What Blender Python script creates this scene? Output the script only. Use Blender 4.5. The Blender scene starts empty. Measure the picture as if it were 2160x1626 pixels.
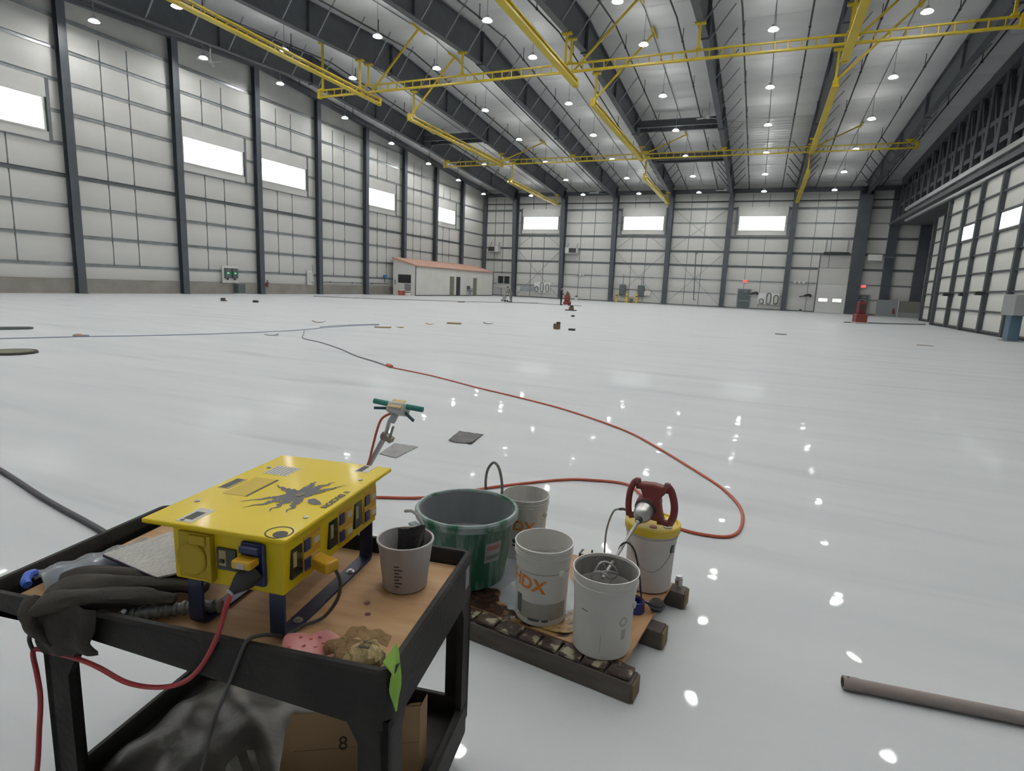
import bpy, bmesh, math, random
from mathutils import Vector, Matrix
random.seed(7)
S = bpy.context.scene
COL = S.collection

# ------------------------------------------------------------------ camera
cd = bpy.data.cameras.new('camera'); cam = bpy.data.objects.new('camera', cd); COL.objects.link(cam)
cd.sensor_fit = 'HORIZONTAL'; cd.sensor_width = 36.0; cd.lens = 1219.3 / 2160 * 36.0
cd.clip_end = 400; cd.clip_start = 0.05
_y, _p, _r = math.radians(22.614), math.radians(9.885), math.radians(2.55)
_f = Vector((-math.sin(_y) * math.cos(_p), math.cos(_y) * math.cos(_p), -math.sin(_p)))
_x = Vector((math.cos(_y), math.sin(_y), 0)); _u = _x.cross(_f)
_x2 = _x * math.cos(_r) + _u * math.sin(_r); _u2 = -_x * math.sin(_r) + _u * math.cos(_r)
M = Matrix((_x2, _u2, -_f)).transposed().to_4x4(); M.translation = (0, 0, 1.8)
cam.matrix_world = M
S.camera = cam

# ------------------------------------------------------------------ world, light levels, exposure
W = bpy.data.worlds.new('world'); S.world = W; W.use_nodes = True
W.node_tree.nodes['Background'].inputs[0].default_value = (0.80, 0.88, 1.0, 1)
W.node_tree.nodes['Background'].inputs[1].default_value = 1.0
LAMP_STRENGTH = 262.0      # lens of each high-bay lamp
WINDOW_STRENGTH = 1.7      # daylight panels
S.view_settings.view_transform = 'Standard'; S.view_settings.look = 'None'
S.view_settings.exposure = 0.05; S.view_settings.gamma = 1.0; S.view_settings.use_curve_mapping = False
S.cycles.use_denoising = True
S.cycles.max_bounces = 5; S.cycles.diffuse_bounces = 3; S.cycles.glossy_bounces = 2
S.cycles.use_adaptive_sampling = True; S.cycles.adaptive_threshold = 0.05
S.cycles.sample_clamp_indirect = 6.0; S.cycles.use_light_tree = False

# ------------------------------------------------------------------ materials
MATS = {}
def mat(name, col, rough=0.6, metal=0.0, col2=None, scale=4.0, stretch=(1, 1, 1), detail=4.0, lo=0.35, hi=0.65,
        bump=0.0, bscale=None, spec=0.5, coat=0.0, trans=0.0, alpha=1.0, emit=0.0, ecol=None, gen=False, croug=0.03):
    if name in MATS: return MATS[name]
    m = bpy.data.materials.new(name); m.use_nodes = True; MATS[name] = m
    nt = m.node_tree; b = nt.nodes['Principled BSDF']
    b.inputs['Base Color'].default_value = (*col, 1); b.inputs['Roughness'].default_value = rough
    b.inputs['Metallic'].default_value = metal; b.inputs['Specular IOR Level'].default_value = spec
    b.inputs['Coat Weight'].default_value = coat; b.inputs['Coat Roughness'].default_value = croug
    b.inputs['Transmission Weight'].default_value = trans; b.inputs['Alpha'].default_value = alpha
    if emit:
        b.inputs['Emission Color'].default_value = (*(ecol or col), 1); b.inputs['Emission Strength'].default_value = emit
    if col2 is not None or bump:
        tc = nt.nodes.new('ShaderNodeTexCoord'); mp = nt.nodes.new('ShaderNodeMapping')
        nt.links.new(tc.outputs['Generated' if gen else 'Object'], mp.inputs[0]); mp.inputs['Scale'].default_value = stretch
    if col2 is not None:
        n = nt.nodes.new('ShaderNodeTexNoise'); n.inputs['Scale'].default_value = scale; n.inputs['Detail'].default_value = detail
        nt.links.new(mp.outputs[0], n.inputs['Vector'])
        r = nt.nodes.new('ShaderNodeValToRGB'); r.color_ramp.elements[0].position = lo; r.color_ramp.elements[1].position = hi
        r.color_ramp.elements[0].color = (*col, 1); r.color_ramp.elements[1].color = (*col2, 1)
        nt.links.new(n.outputs['Fac'], r.inputs[0]); nt.links.new(r.outputs[0], b.inputs['Base Color'])
    if bump:
        n2 = nt.nodes.new('ShaderNodeTexNoise'); n2.inputs['Scale'].default_value = bscale or scale * 4; n2.inputs['Detail'].default_value = 3
        nt.links.new(mp.outputs[0], n2.inputs['Vector'])
        bp = nt.nodes.new('ShaderNodeBump'); bp.inputs['Strength'].default_value = bump; bp.inputs['Distance'].default_value = 0.05
        nt.links.new(n2.outputs['Fac'], bp.inputs['Height']); nt.links.new(bp.outputs[0], b.inputs['Normal'])
    return m

def floor_material():
    m = bpy.data.materials.new('wet_epoxy_floor'); m.use_nodes = True
    nt = m.node_tree; b = nt.nodes['Principled BSDF']
    tc = nt.nodes.new('ShaderNodeTexCoord'); mp = nt.nodes.new('ShaderNodeMapping')
    mp.inputs['Rotation'].default_value = (0, 0, math.radians(-28)); mp.inputs['Scale'].default_value = (0.25, 1.6, 1)
    nt.links.new(tc.outputs['Object'], mp.inputs[0])
    n = nt.nodes.new('ShaderNodeTexNoise'); n.inputs['Scale'].default_value = 1.1; n.inputs['Detail'].default_value = 6
    nt.links.new(mp.outputs[0], n.inputs['Vector'])
    r = nt.nodes.new('ShaderNodeValToRGB'); r.color_ramp.elements[0].position = 0.3; r.color_ramp.elements[1].position = 0.7
    r.color_ramp.elements[0].color = (0.605, 0.64, 0.668, 1); r.color_ramp.elements[1].color = (0.68, 0.705, 0.728, 1)
    nt.links.new(n.outputs['Fac'], r.inputs[0])
    # faint roller and trowel streaks left in the coating
    mp2 = nt.nodes.new('ShaderNodeMapping'); mp2.inputs['Rotation'].default_value = (0, 0, math.radians(38)); mp2.inputs['Scale'].default_value = (0.16, 1.5, 1)
    nt.links.new(tc.outputs['Object'], mp2.inputs[0])
    n3 = nt.nodes.new('ShaderNodeTexNoise'); n3.inputs['Scale'].default_value = 1.3; n3.inputs['Detail'].default_value = 3; n3.inputs['Distortion'].default_value = 0.6
    nt.links.new(mp2.outputs[0], n3.inputs['Vector'])
    r3 = nt.nodes.new('ShaderNodeValToRGB'); r3.color_ramp.elements[0].position = 0.56; r3.color_ramp.elements[1].position = 0.78
    r3.color_ramp.elements[0].color = (1, 1, 1, 1); r3.color_ramp.elements[1].color = (0.80, 0.81, 0.82, 1)
    nt.links.new(n3.outputs['Fac'], r3.inputs[0])
    mx = nt.nodes.new('ShaderNodeMix'); mx.data_type = 'RGBA'; mx.blend_type = 'MULTIPLY'; mx.inputs['Factor'].default_value = 1.0
    nt.links.new(r.outputs[0], mx.inputs[6]); nt.links.new(r3.outputs[0], mx.inputs[7]); nt.links.new(mx.outputs[2], b.inputs['Base Color'])
    b.inputs['Roughness'].default_value = 0.5; b.inputs['Specular IOR Level'].default_value = 0.25
    b.inputs['Coat Weight'].default_value = 0.12; b.inputs['Coat Roughness'].default_value = 0.03
    n2 = nt.nodes.new('ShaderNodeTexNoise'); n2.inputs['Scale'].default_value = 2.2; n2.inputs['Detail'].default_value = 2
    nt.links.new(tc.outputs['Object'], n2.inputs['Vector'])
    bp = nt.nodes.new('ShaderNodeBump'); bp.inputs['Strength'].default_value = 0.05; bp.inputs['Distance'].default_value = 0.05
    nt.links.new(n2.outputs['Fac'], bp.inputs['Height']); nt.links.new(bp.outputs[0], b.inputs['Normal'])
    nt.links.new(bp.outputs[0], b.inputs['Coat Normal'])
    return m

# ------------------------------------------------------------------ mesh helpers
class MB:
    def __init__(s): s.v = []; s.f = []
    def add(s, vs, fs):
        o = len(s.v); s.v += [tuple(p) for p in vs]; s.f += [tuple(i + o for i in f) for f in fs]; return s
    def box(s, x0, x1, y0, y1, z0, z1, mtx=None):
        vs = [Vector((x, y, z)) for x in (x0, x1) for y in (y0, y1) for z in (z0, z1)]
        if mtx: vs = [mtx @ p for p in vs]
        return s.add(vs, [(0, 1, 3, 2), (4, 6, 7, 5), (0, 4, 5, 1), (2, 3, 7, 6), (0, 2, 6, 4), (1, 5, 7, 3)])
    def cbox(s, c, d, mtx=None):
        m = Matrix.Translation(c) @ (mtx or Matrix())
        return s.box(-d[0]/2, d[0]/2, -d[1]/2, d[1]/2, -d[2]/2, d[2]/2, m)
    def bar(s, p, q, w, h=None, up=(0, 0, 1)):
        p, q = Vector(p), Vector(q); d = (q - p).normalized(); u = Vector(up)
        if abs(d.dot(u)) > 0.98: u = Vector((1, 0, 0))
        r = d.cross(u).normalized(); u = r.cross(d); h = h or w
        vs = [a + r * sx * w / 2 + u * sz * h / 2 for a in (p, q) for sx in (-1, 1) for sz in (-1, 1)]
        return s.add(vs, [(0, 1, 3, 2), (4, 6, 7, 5), (0, 4, 5, 1), (2, 3, 7, 6), (0, 2, 6, 4), (1, 5, 7, 3)])
    def prism(s, poly, a0, a1, axis='z', mtx=None):
        n = len(poly)
        def P(u, v, w):
            return Vector((u, v, w)) if axis == 'z' else (Vector((w, u, v)) if axis == 'x' else Vector((u, w, v)))
        vs = [P(u, v, a0) for u, v in poly] + [P(u, v, a1) for u, v in poly]
        if mtx: vs = [mtx @ p for p in vs]
        fs = [tuple(range(n))[::-1], tuple(range(n, 2 * n))] + [(i, (i + 1) % n, n + (i + 1) % n, n + i) for i in range(n)]
        return s.add(vs, fs)
    def tube(s, pts, r, n=8, closed=False, flat=1.0):
        pts = [Vector(p) for p in pts]; rs = r if isinstance(r, (list, tuple)) else [r] * len(pts)
        rings = []; up = Vector((0, 0, 1)); m = len(pts)
        for i, p in enumerate(pts):
            if closed: d = pts[(i + 1) % m] - pts[i - 1]
            else: d = pts[min(i + 1, m - 1)] - pts[max(i - 1, 0)]
            d.normalize()
            if i == 0:
                a = d.orthogonal().normalized() if abs(d.z) > 0.95 else d.cross(up).normalized()
            else:
                a = (a - d * a.dot(d)).normalized()
            b = d.cross(a)
            rings.append([p + (a * math.cos(2 * math.pi * k / n) + b * math.sin(2 * math.pi * k / n) * flat) * rs[i] for k in range(n)])
        vs = [v for R in rings for v in R]; fs = []
        for i in range(m if closed else m - 1):
            j = (i + 1) % m
            for k in range(n): fs.append((i * n + k, i * n + (k + 1) % n, j * n + (k + 1) % n, j * n + k))
        if not closed: fs += [tuple(range(n))[::-1], tuple((m - 1) * n + k for k in range(n))]
        return s.add(vs, fs)
    def lathe(s, prof, n=32, c=(0, 0, 0), mtx=None, cap0=False, cap1=False):
        vs = []
        for r, z in prof:
            for k in range(n):
                a = 2 * math.pi * k / n; p = Vector((r * math.cos(a), r * math.sin(a), z))
                vs.append((mtx @ p if mtx else p) + Vector(c))
        fs = []
        for i in range(len(prof) - 1):
            for k in range(n): fs.append((i * n + k, i * n + (k + 1) % n, (i + 1) * n + (k + 1) % n, (i + 1) * n + k))
        if cap0: fs.append(tuple(range(n))[::-1])
        if cap1: fs.append(tuple((len(prof) - 1) * n + k for k in range(n)))
        return s.add(vs, fs)
    def grid(s, nu, nv, fn):
        vs = [fn(i / nu, j / nv) for j in range(nv + 1) for i in range(nu + 1)]
        return s.add(vs, [(j * (nu + 1) + i, j * (nu + 1) + i + 1, (j + 1) * (nu + 1) + i + 1, (j + 1) * (nu + 1) + i) for j in range(nv) for i in range(nu)])
    def sheet(s, nu, nv, fn, th):
        """a closed thin sheet: fn gives the top, th the thickness downwards"""
        t = [Vector(fn(i / nu, j / nv)) for j in range(nv + 1) for i in range(nu + 1)]; N = len(t)
        vs = t + [p - Vector((0, 0, th)) for p in t]; w = nu + 1
        fs = []
        for j in range(nv):
            for i in range(nu):
                q = (j * w + i, j * w + i + 1, (j + 1) * w + i + 1, (j + 1) * w + i)
                fs += [q, tuple(k + N for k in q[::-1])]
        ed = [i for i in range(nu + 1)] + [j * w + nu for j in range(1, nv + 1)] + [nv * w + i for i in range(nu - 1, -1, -1)] + [j * w for j in range(nv - 1, 0, -1)]
        for a, b in zip(ed, ed[1:] + ed[:1]): fs.append((b, a, a + N, b + N))
        return s.add(vs, fs)
    def mesh(s, name, smooth=False):
        me = bpy.data.meshes.new(name); me.from_pydata(s.v, [], s.f); me.update()
        bm = bmesh.new(); bm.from_mesh(me); bmesh.ops.recalc_face_normals(bm, faces=bm.faces); bm.to_mesh(me); bm.free()
        if smooth:
            for p in me.polygons: p.use_smooth = True
        return me

def link(name, data, parent=None, loc=None, rotz=None):
    o = bpy.data.objects.new(name, data); COL.objects.link(o)
    if parent: o.parent = parent
    if loc is not None: o.location = loc
    if rotz: o.rotation_euler = (0, 0, rotz)
    return o
def obj(name, mb, m, parent=None, loc=None, rotz=None, smooth=False, bevel=0, sharp=35):
    me = mb.mesh(name, smooth) if isinstance(mb, MB) else mb
    if not me.materials: me.materials.append(m)
    if smooth and isinstance(mb, MB): me.set_sharp_from_angle(angle=math.radians(sharp))
    o = link(name, me, parent, loc, rotz)
    if bevel:
        md = o.modifiers.new('bevel', 'BEVEL'); md.width = bevel; md.segments = 2; md.limit_method = 'ANGLE'; md.angle_limit = math.radians(40)
    return o
def tag(o, label, cat, group=None):
    o['label'] = label; o['category'] = cat
    if group: o['group'] = group
    return o
def thing(name, label, cat, loc=(0, 0, 0), rotz=0, group=None):
    return tag(link(name, None, None, loc, rotz), label, cat, group)
def struct(o): o['kind'] = 'structure'; return o
def stuff(o): o['kind'] = 'stuff'; return o
def copy_tree(o, parent=None):
    c = o.copy(); COL.objects.link(c)
    if parent: c.parent = parent
    for ch in list(o.children): copy_tree(ch, c)
    return c
ORD = ['first', 'second', 'third', 'fourth', 'fifth', 'sixth', 'seventh', 'eighth', 'ninth', 'tenth', 'eleventh', 'twelfth', 'thirteenth', 'fourteenth', 'fifteenth', 'sixteenth', 'seventeenth', 'eighteenth']
def rz(a): return Matrix.Rotation(a, 4, 'Z')
def rx(a): return Matrix.Rotation(a, 4, 'X')
def ry(a): return Matrix.Rotation(a, 4, 'Y')
def smoothpath(pts, k=6):
    pts = [Vector(p) for p in pts]; out = []
    for i in range(len(pts) - 1):
        p0, p1, p2, p3 = pts[max(i - 1, 0)], pts[i], pts[i + 1], pts[min(i + 2, len(pts) - 1)]
        for j in range(k):
            t = j / k
            out.append(0.5 * ((2 * p1) + (p2 - p0) * t + (2 * p0 - 5 * p1 + 4 * p2 - p3) * t * t + (3 * p1 - p0 - 3 * p2 + p3) * t ** 3))
    out.append(pts[-1]); return out
def text_bm(body, size, bold=0.0):
    cu = bpy.data.curves.new('lettering', 'FONT'); cu.body = body; cu.size = size; cu.align_x = 'CENTER'; cu.align_y = 'CENTER'; cu.offset = bold
    cu.resolution_u = 3
    t = bpy.data.objects.new('lettering', cu); COL.objects.link(t)
    dg = bpy.context.evaluated_depsgraph_get(); dg.update()
    me = t.evaluated_get(dg).to_mesh(); mb = MB(); mb.add([v.co.copy() for v in me.vertices], [tuple(p.vertices) for p in me.polygons])
    t.evaluated_get(dg).to_mesh_clear(); bpy.data.objects.remove(t); bpy.data.curves.remove(cu)
    bm = bmesh.new(); tmp = bpy.data.meshes.new('t'); tmp.from_pydata(mb.v, [], mb.f); bm.from_mesh(tmp)
    bmesh.ops.remove_doubles(bm, verts=bm.verts, dist=1e-6)
    bmesh.ops.triangulate(bm, faces=bm.faces)
    return bm
def text_mb(body, size, fn, bold=0.0, cut=0.0):
    bm = text_bm(body, size, bold)
    if cut:
        for _ in range(2):
            e = [e for e in bm.edges if e.calc_length() > cut]
            if e: bmesh.ops.subdivide_edges(bm, edges=e, cuts=1); bmesh.ops.triangulate(bm, faces=bm.faces)
    bm.verts.index_update(); mb = MB()
    mb.add([fn(v.co) for v in bm.verts], [tuple(v.index for v in f.verts) for f in bm.faces]); bm.free(); return mb

# ------------------------------------------------------------------ palette
m_floor = floor_material()
m_insul = mat('white_insulation_facing', (0.68, 0.685, 0.67), 0.5, col2=(0.61, 0.615, 0.60), scale=0.7, bump=0.15, bscale=3)
m_roofins = mat('roof_insulation_facing', (0.86, 0.87, 0.88), 0.5, col2=(0.79, 0.80, 0.81), scale=0.5, bump=0.2, bscale=2.5)
m_foil = mat('crinkled_foil_facing', (0.72, 0.74, 0.75), 0.22, col2=(0.8, 0.8, 0.8), scale=1.5, stretch=(0.4, 2, 1), bump=0.9, bscale=4, spec=0.9)
m_steel = mat('dark_primed_steel', (0.060, 0.068, 0.080), 0.5, col2=(0.075, 0.083, 0.096), scale=1.5)
m_steelcol = mat('dark_blue_grey_steel', (0.062, 0.072, 0.088), 0.42, col2=(0.078, 0.088, 0.105), scale=1.2)
m_black = mat('black_steel', (0.025, 0.026, 0.028), 0.5)
m_galv = mat('galvanised_girt', (0.27, 0.30, 0.315), 0.35, 0.6, col2=(0.42, 0.45, 0.46), scale=0.6)
m_galvd = mat('dull_galvanised_girt', (0.12, 0.135, 0.145), 0.45, 0.3, col2=(0.17, 0.187, 0.197), scale=0.6)
m_conc = mat('concrete_curb', (0.24, 0.225, 0.205), 0.8, col2=(0.30, 0.285, 0.26), scale=0.8, bump=0.1)
m_yel = mat('yellow_crane_paint', (0.62, 0.47, 0.012), 0.4, col2=(0.54, 0.40, 0.01), scale=0.6)
m_white = mat('white_paint', (0.74, 0.75, 0.74), 0.4)
m_whitem = mat('white_frame_paint', (0.62, 0.63, 0.61), 0.4)
m_grey = mat('mid_grey_paint', (0.26, 0.28, 0.29), 0.45)
m_dgrey = mat('dark_grey_cabinet', (0.09, 0.11, 0.115), 0.45)
m_lightsteel = mat('pale_steel', (0.42, 0.44, 0.45), 0.35, 0.5)
m_red = mat('machine_red', (0.19, 0.03, 0.026), 0.4)
m_pane = mat('daylight_window_pane', (0.9, 0.95, 0.95), 0.3, emit=WINDOW_STRENGTH, ecol=(0.93, 1.0, 0.985))
m_uplight = mat('added_uplight_glow', (0.9, 0.9, 0.9), 0.4, emit=26.0, ecol=(1.0, 0.985, 0.95))  # glow added to each lamp to brighten the ceiling and walls
m_lens = mat('lamp_lens', (1, 1, 1), 0.3, emit=LAMP_STRENGTH, ecol=(1.0, 0.985, 0.95))
# ------------------------------------------------------------------ hangar shell
XL, XR, YF, YB, YR = -41.30, 17.85, -4.75, 84.45, 39.85
def roofz(y): return 19.45 - 0.075 * abs(y - YR)
FX = [-35.5 + 7.67 * i for i in range(7)]           # frames
LY = [24.25 + 7.5 * i for i in range(-2, 8)]        # end wall columns

fl = struct(obj('floor', MB().box(XL - .5, XR + .5, YF - .5, YB + .5, -0.3, 0.0), m_floor))
ce = MB(); t = 0.25
ce.prism([(YF - .5, roofz(YF - .5) + .02), (YR, roofz(YR) + .02), (YB + .5, roofz(YB + .5) + .02), (YB + .5, roofz(YB + .5) + t), (YR, roofz(YR) + t), (YF - .5, roofz(YF - .5) + t)], XL - .5, XR + .5, 'x')
ceiling = struct(obj('ceiling', ce, m_roofins))
# roof insulation panels (unit pillow, two bulges per panel) --- share two meshes
def pillow(n_bulge, drop):
    mb = MB()
    def fn(u, v):
        e = min(1.0, 10 * min(u, 1 - u)); b = abs(math.sin(math.pi * v * n_bulge)) ** 0.55
        return (u - .5, v - .5, -drop * b * e)
    return mb.grid(4, 4 * n_bulge, fn)
roofpan = pillow(2, 0.07).mesh('ceiling_panel', True); roofpan.materials.append(m_roofins)
foilpan = pillow(4, 0.10).mesh('ceiling_panel', True); foilpan.materials.append(m_foil)
bx = [XL + .1] + FX + [13.9, XR]
NS = 15
for s in (-1, 1):
    for k in range(NS):
        yy0 = YR + s * k * (YB - YR) / NS; yy1 = YR + s * (k + 1) * (YB - YR) / NS; yc = (yy0 + yy1) / 2
        for i in range(len(bx) - 1):
            foil = s == 1 and ((i == 5 and k >= 7) or (i == 3 and k >= 10))
            o = link('ceiling_panel', foilpan if foil else roofpan, ceiling)
            o.location = ((bx[i] + bx[i + 1]) / 2, yc, roofz(yc) - .01)
            o.scale = (bx[i + 1] - bx[i] - .02, abs(yy1 - yy0) - .015, 1)
            o.rotation_euler = (math.atan(-0.075 * s), 0, 0)

wallpan = MB().grid(4, 4, lambda u, v: (u - .5, -0.05 * min(1, 6 * min(u, 1 - u)) * min(1, 5 * min(v, 1 - v)), v - .5)).mesh('insulation_panel', True)
wallpan.materials.append(m_insul)
def panel(parent, c, w, h, rot):
    o = link('insulation_panel', wallpan, parent, c, rot); o.scale = (w, 1, h); return o
GZ = [1.86, 3.65, 5.5, 7.35, 9.25, 11.12, 12.95, 14.8]

def zgirt(L, h=0.2):
    """Z girt along local x, length L, lying on its web"""
    mb = MB(); mb.box(-L/2, L/2, 0, 0.018, -h/2, h/2); mb.box(-L/2, L/2, -.09, 0, h/2 - .018, h/2); mb.box(-L/2, L/2, 0.018, .1, -h/2, -h/2 + .018)
    return mb

# ---- left (end) wall
wl = MB(); wl.prism([(YF - .5, 0), (YB + .5, 0), (YB + .5, roofz(YB)), (YR, roofz(YR)), (YF - .5, roofz(YF))], XL - .4, XL, 'x')
wall_left = struct(obj('wall_left', wl, m_insul))
curb = obj('curb', MB().box(XL, XL + .22, YF, YB, 0, 0.92), m_conc, wall_left)
g75 = zgirt(7.5).mesh('girt'); g75.materials.append(m_galv)
g75d = zgirt(7.5, .24).mesh('girt'); g75d.materials.append(m_galvd)
strap = MB().box(-.03, .03, -.03, .03, -0.5, .5).mesh('sag_strap'); strap.materials.append(m_galvd)
RZ = math.pi / 2
for i in range(len(LY) - 1):
    y0, y1 = LY[i], LY[i + 1]; yc = (y0 + y1) / 2; w = y1 - y0
    zs = [.92] + GZ + [16.6]
    for a, b in zip(zs[:-1], zs[1:]):
        if b > min(roofz(y0), roofz(y1)) - .35: continue
        panel(wall_left, (XL + .06, yc, (a + b) / 2), w - .04, b - a - .03, RZ)
    for j, z in enumerate(zs[1:]):
        if z > min(roofz(y0), roofz(y1)) - .9: continue
        o = link('girt', g75d if j in (3, ) else g75, wall_left, (XL + .12, yc, z), RZ)
        o.scale = ((y1 - y0 - .05) / 7.5, 1, 1)
    for q in (2.45, 4.25):
        o = link('sag_strap', strap, wall_left, (XL + .10, y0 + q, (1.86 + 16.2) / 2 - (0 if roofz(y0) > 17.5 else .9))); o.scale = (1, 1, 14.3 if roofz(y0) > 17.5 else 12.4)
# short last bay corner panels
for a, b in zip([.92] + GZ[:-1], GZ): panel(wall_left, (XL + .06, (LY[-1] + YB) / 2, (a + b) / 2), YB - LY[-1] - .1, b - a - .03, RZ)
for z in GZ[:-1]:
    o = link('girt', g75, wall_left, (XL + .12, (LY[-1] + YB) / 2, z), RZ); o.scale = ((YB - LY[-1]) / 7.5, 1, 1)

def icol(h, w, d):
    """I column: flanges w wide along x at y=+-d/2"""
    mb = MB(); mb.box(-w/2, w/2, -d/2, -d/2 + .03, 0, h); mb.box(-w/2, w/2, d/2 - .03, d/2, 0, h); mb.box(-.02, .02, -d/2 + .03, d/2 - .03, 0, h); return mb
WN = ['nearest the camera side', 'second']
for i, y in enumerate(LY):
    h = roofz(y) - 0.75
    t = thing('wall_column', 'dark steel column standing against the left wall, %s from the back corner' % ORD[len(LY) - 1 - i], 'column', (XL + .42, y, 0), RZ, 'columns of the left wall')
    obj('shaft', icol(h, .5, .42), m_steelcol, t)
    obj('base_plate', MB().box(-.3, .3, -.27, .27, 0, .03), m_steelcol, t)
    obj('cap_plate', MB().box(-.3, .3, -.25, .25, h, h + .04), m_steelcol, t)
gb = MB()
for ya, yb in ((YF + .3, YR), (YR, YB - .2)):
    gb.bar((XL + .45, ya, roofz(ya) - .42), (XL + .45, yb, roofz(yb) - .42), .35, .5)
t = tag(obj('gable_beam', gb, m_steel), 'dark sloping steel beam along the top of the left wall', 'beam')

# ---- back wall
wb = MB().box(XL - .4, XR + .4, YB, YB + .4, 0, roofz(YB) + .05)
wall_back = struct(obj('wall_back', wb, m_insul))
obj('base_angle', MB().box(XL + .3, XR, YB - .12, YB, 0, .16), m_galvd, wall_back)
BXS = [XL + .3] + FX + [13.9, 17.6]
wz = [0.1] + GZ[:-1] + [14.8]
for i in range(len(BXS) - 1):
    x0, x1 = BXS[i], BXS[i + 1]; xc = (x0 + x1) / 2
    for a, b in zip(wz[:-1], wz[1:]): panel(wall_back, (xc, YB - .02, (a + b) / 2), x1 - x0 - .04, b - a - .03, 0)
    for j, z in enumerate(GZ[:-1]):
        dark = j in (2, 3, 4, 6)
        if i == 6 and z < 3.6: continue
        o = link('girt', g75d if dark else g75, wall_back, (xc, YB - .1, z)); o.scale = ((x1 - x0 - .05) / 7.5, 1.2, 1.15 if dark else .7)
    if x1 - x0 > 5:
        for q in (0.34, 0.60):
            o = link('sag_strap', strap, wall_back, (x0 + q * (x1 - x0), YB - .1, 7.5)); o.scale = (1, 1, 14.6)
for i in (1, 3, 4):       # rod bracing
    x0, x1 = BXS[i] + .3, BXS[i + 1] - .3
    for za, zb in ((.2, 7.2), (7.5, 13.0)):
        for s in (0, 1):
            obj('brace_rod', MB().bar((x0, YB - .16, za if s else zb), (x1, YB - .16, zb if s else za), .035), m_galvd, wall_back)
obj('eave_strut', MB().box(XL + .3, XR, YB - .45, YB - .1, 14.95, 15.45), m_steel, wall_back)
obj('wall_pipe', MB().tube([(XL + .4, YB - .5, 13.85), (XR - .4, YB - .5, 13.85)], .07), m_black, wall_back, smooth=True)

# ---- front wall (behind the camera) and right wall
struct(obj('wall_front', MB().box(XL - .4, XR + .4, YF - .4, YF, 0, roofz(YF) + .05), m_insul))
wr = MB(); wr.prism([(YF - .5, 0), (YB + .5, 0), (YB + .5, roofz(YB)), (YR, roofz(YR)), (YF - .5, roofz(YF))], XR, XR + .4, 'x')
wall_right = struct(obj('wall_right', wr, m_insul))
for k in range(12):
    y0 = YB - 7.4 * (k + 1); yc = y0 + 3.7
    for a, b in zip([0.1] + GZ, GZ + [16.4]):
        if b > min(roofz(y0), roofz(y0 + 7.4)) - .2 or y0 < YF: continue
        panel(wall_right, (XR - .03, yc, (a + b) / 2), 7.36, b - a - .03, -RZ)
    for z in GZ[:-1]:
        if y0 < YF: continue
        o = link('girt', g75d, wall_right, (XR - .1, yc, z), -RZ)

# ---- windows
def window(n, c, w, h, rot):
    t = struct(link('window_%d' % n, None, None, c, rot))
    f = MB(); q = .09
    f.box(-w/2 - q, w/2 + q, -.12, .12, h/2, h/2 + q); f.box(-w/2 - q, w/2 + q, -.12, .12, -h/2 - q, -h/2)
    f.box(-w/2 - q, -w/2, -.12, .12, -h/2, h/2); f.box(w/2, w/2 + q, -.12, .12, -h/2, h/2)
    obj('window_frame', f, m_whitem, t)
    obj('pane', MB().box(-w/2, w/2, -.02, .02, -h/2, h/2), m_pane, t)
    obj('sill_panel', MB().box(-w/2 - .25, w/2 + .25, -.07, .1, -h/2 - .62, -h/2 - q), m_whitem, t)
    obj('head_panel', MB().box(-w/2 - .25, w/2 + .25, -.07, .1, h/2 + q, h/2 + 1.15), m_insul, t)
    for s in (-1, 1): obj('jamb', MB().box(s*(w/2 + .34) - .09, s*(w/2 + .34) + .09, -.1, .1, -h/2 - .62, h/2 + 1.2), m_galvd, t)
for n, (ya, yb) in enumerate(((17.6, 23.0), (32.34, 37.77), (39.73, 45.1), (54.54, 59.9), (69.53, 74.78))):
    window(n + 1, (XL + .17, (ya + yb) / 2, 10.75), yb - ya, 1.81, RZ)
for n, i in enumerate((0, 2, 4)):
    window(n + 6, (FX[i] + 1.2 + 2.75, YB - .22, 11.08), 5.5, 1.78, 0)

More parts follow.
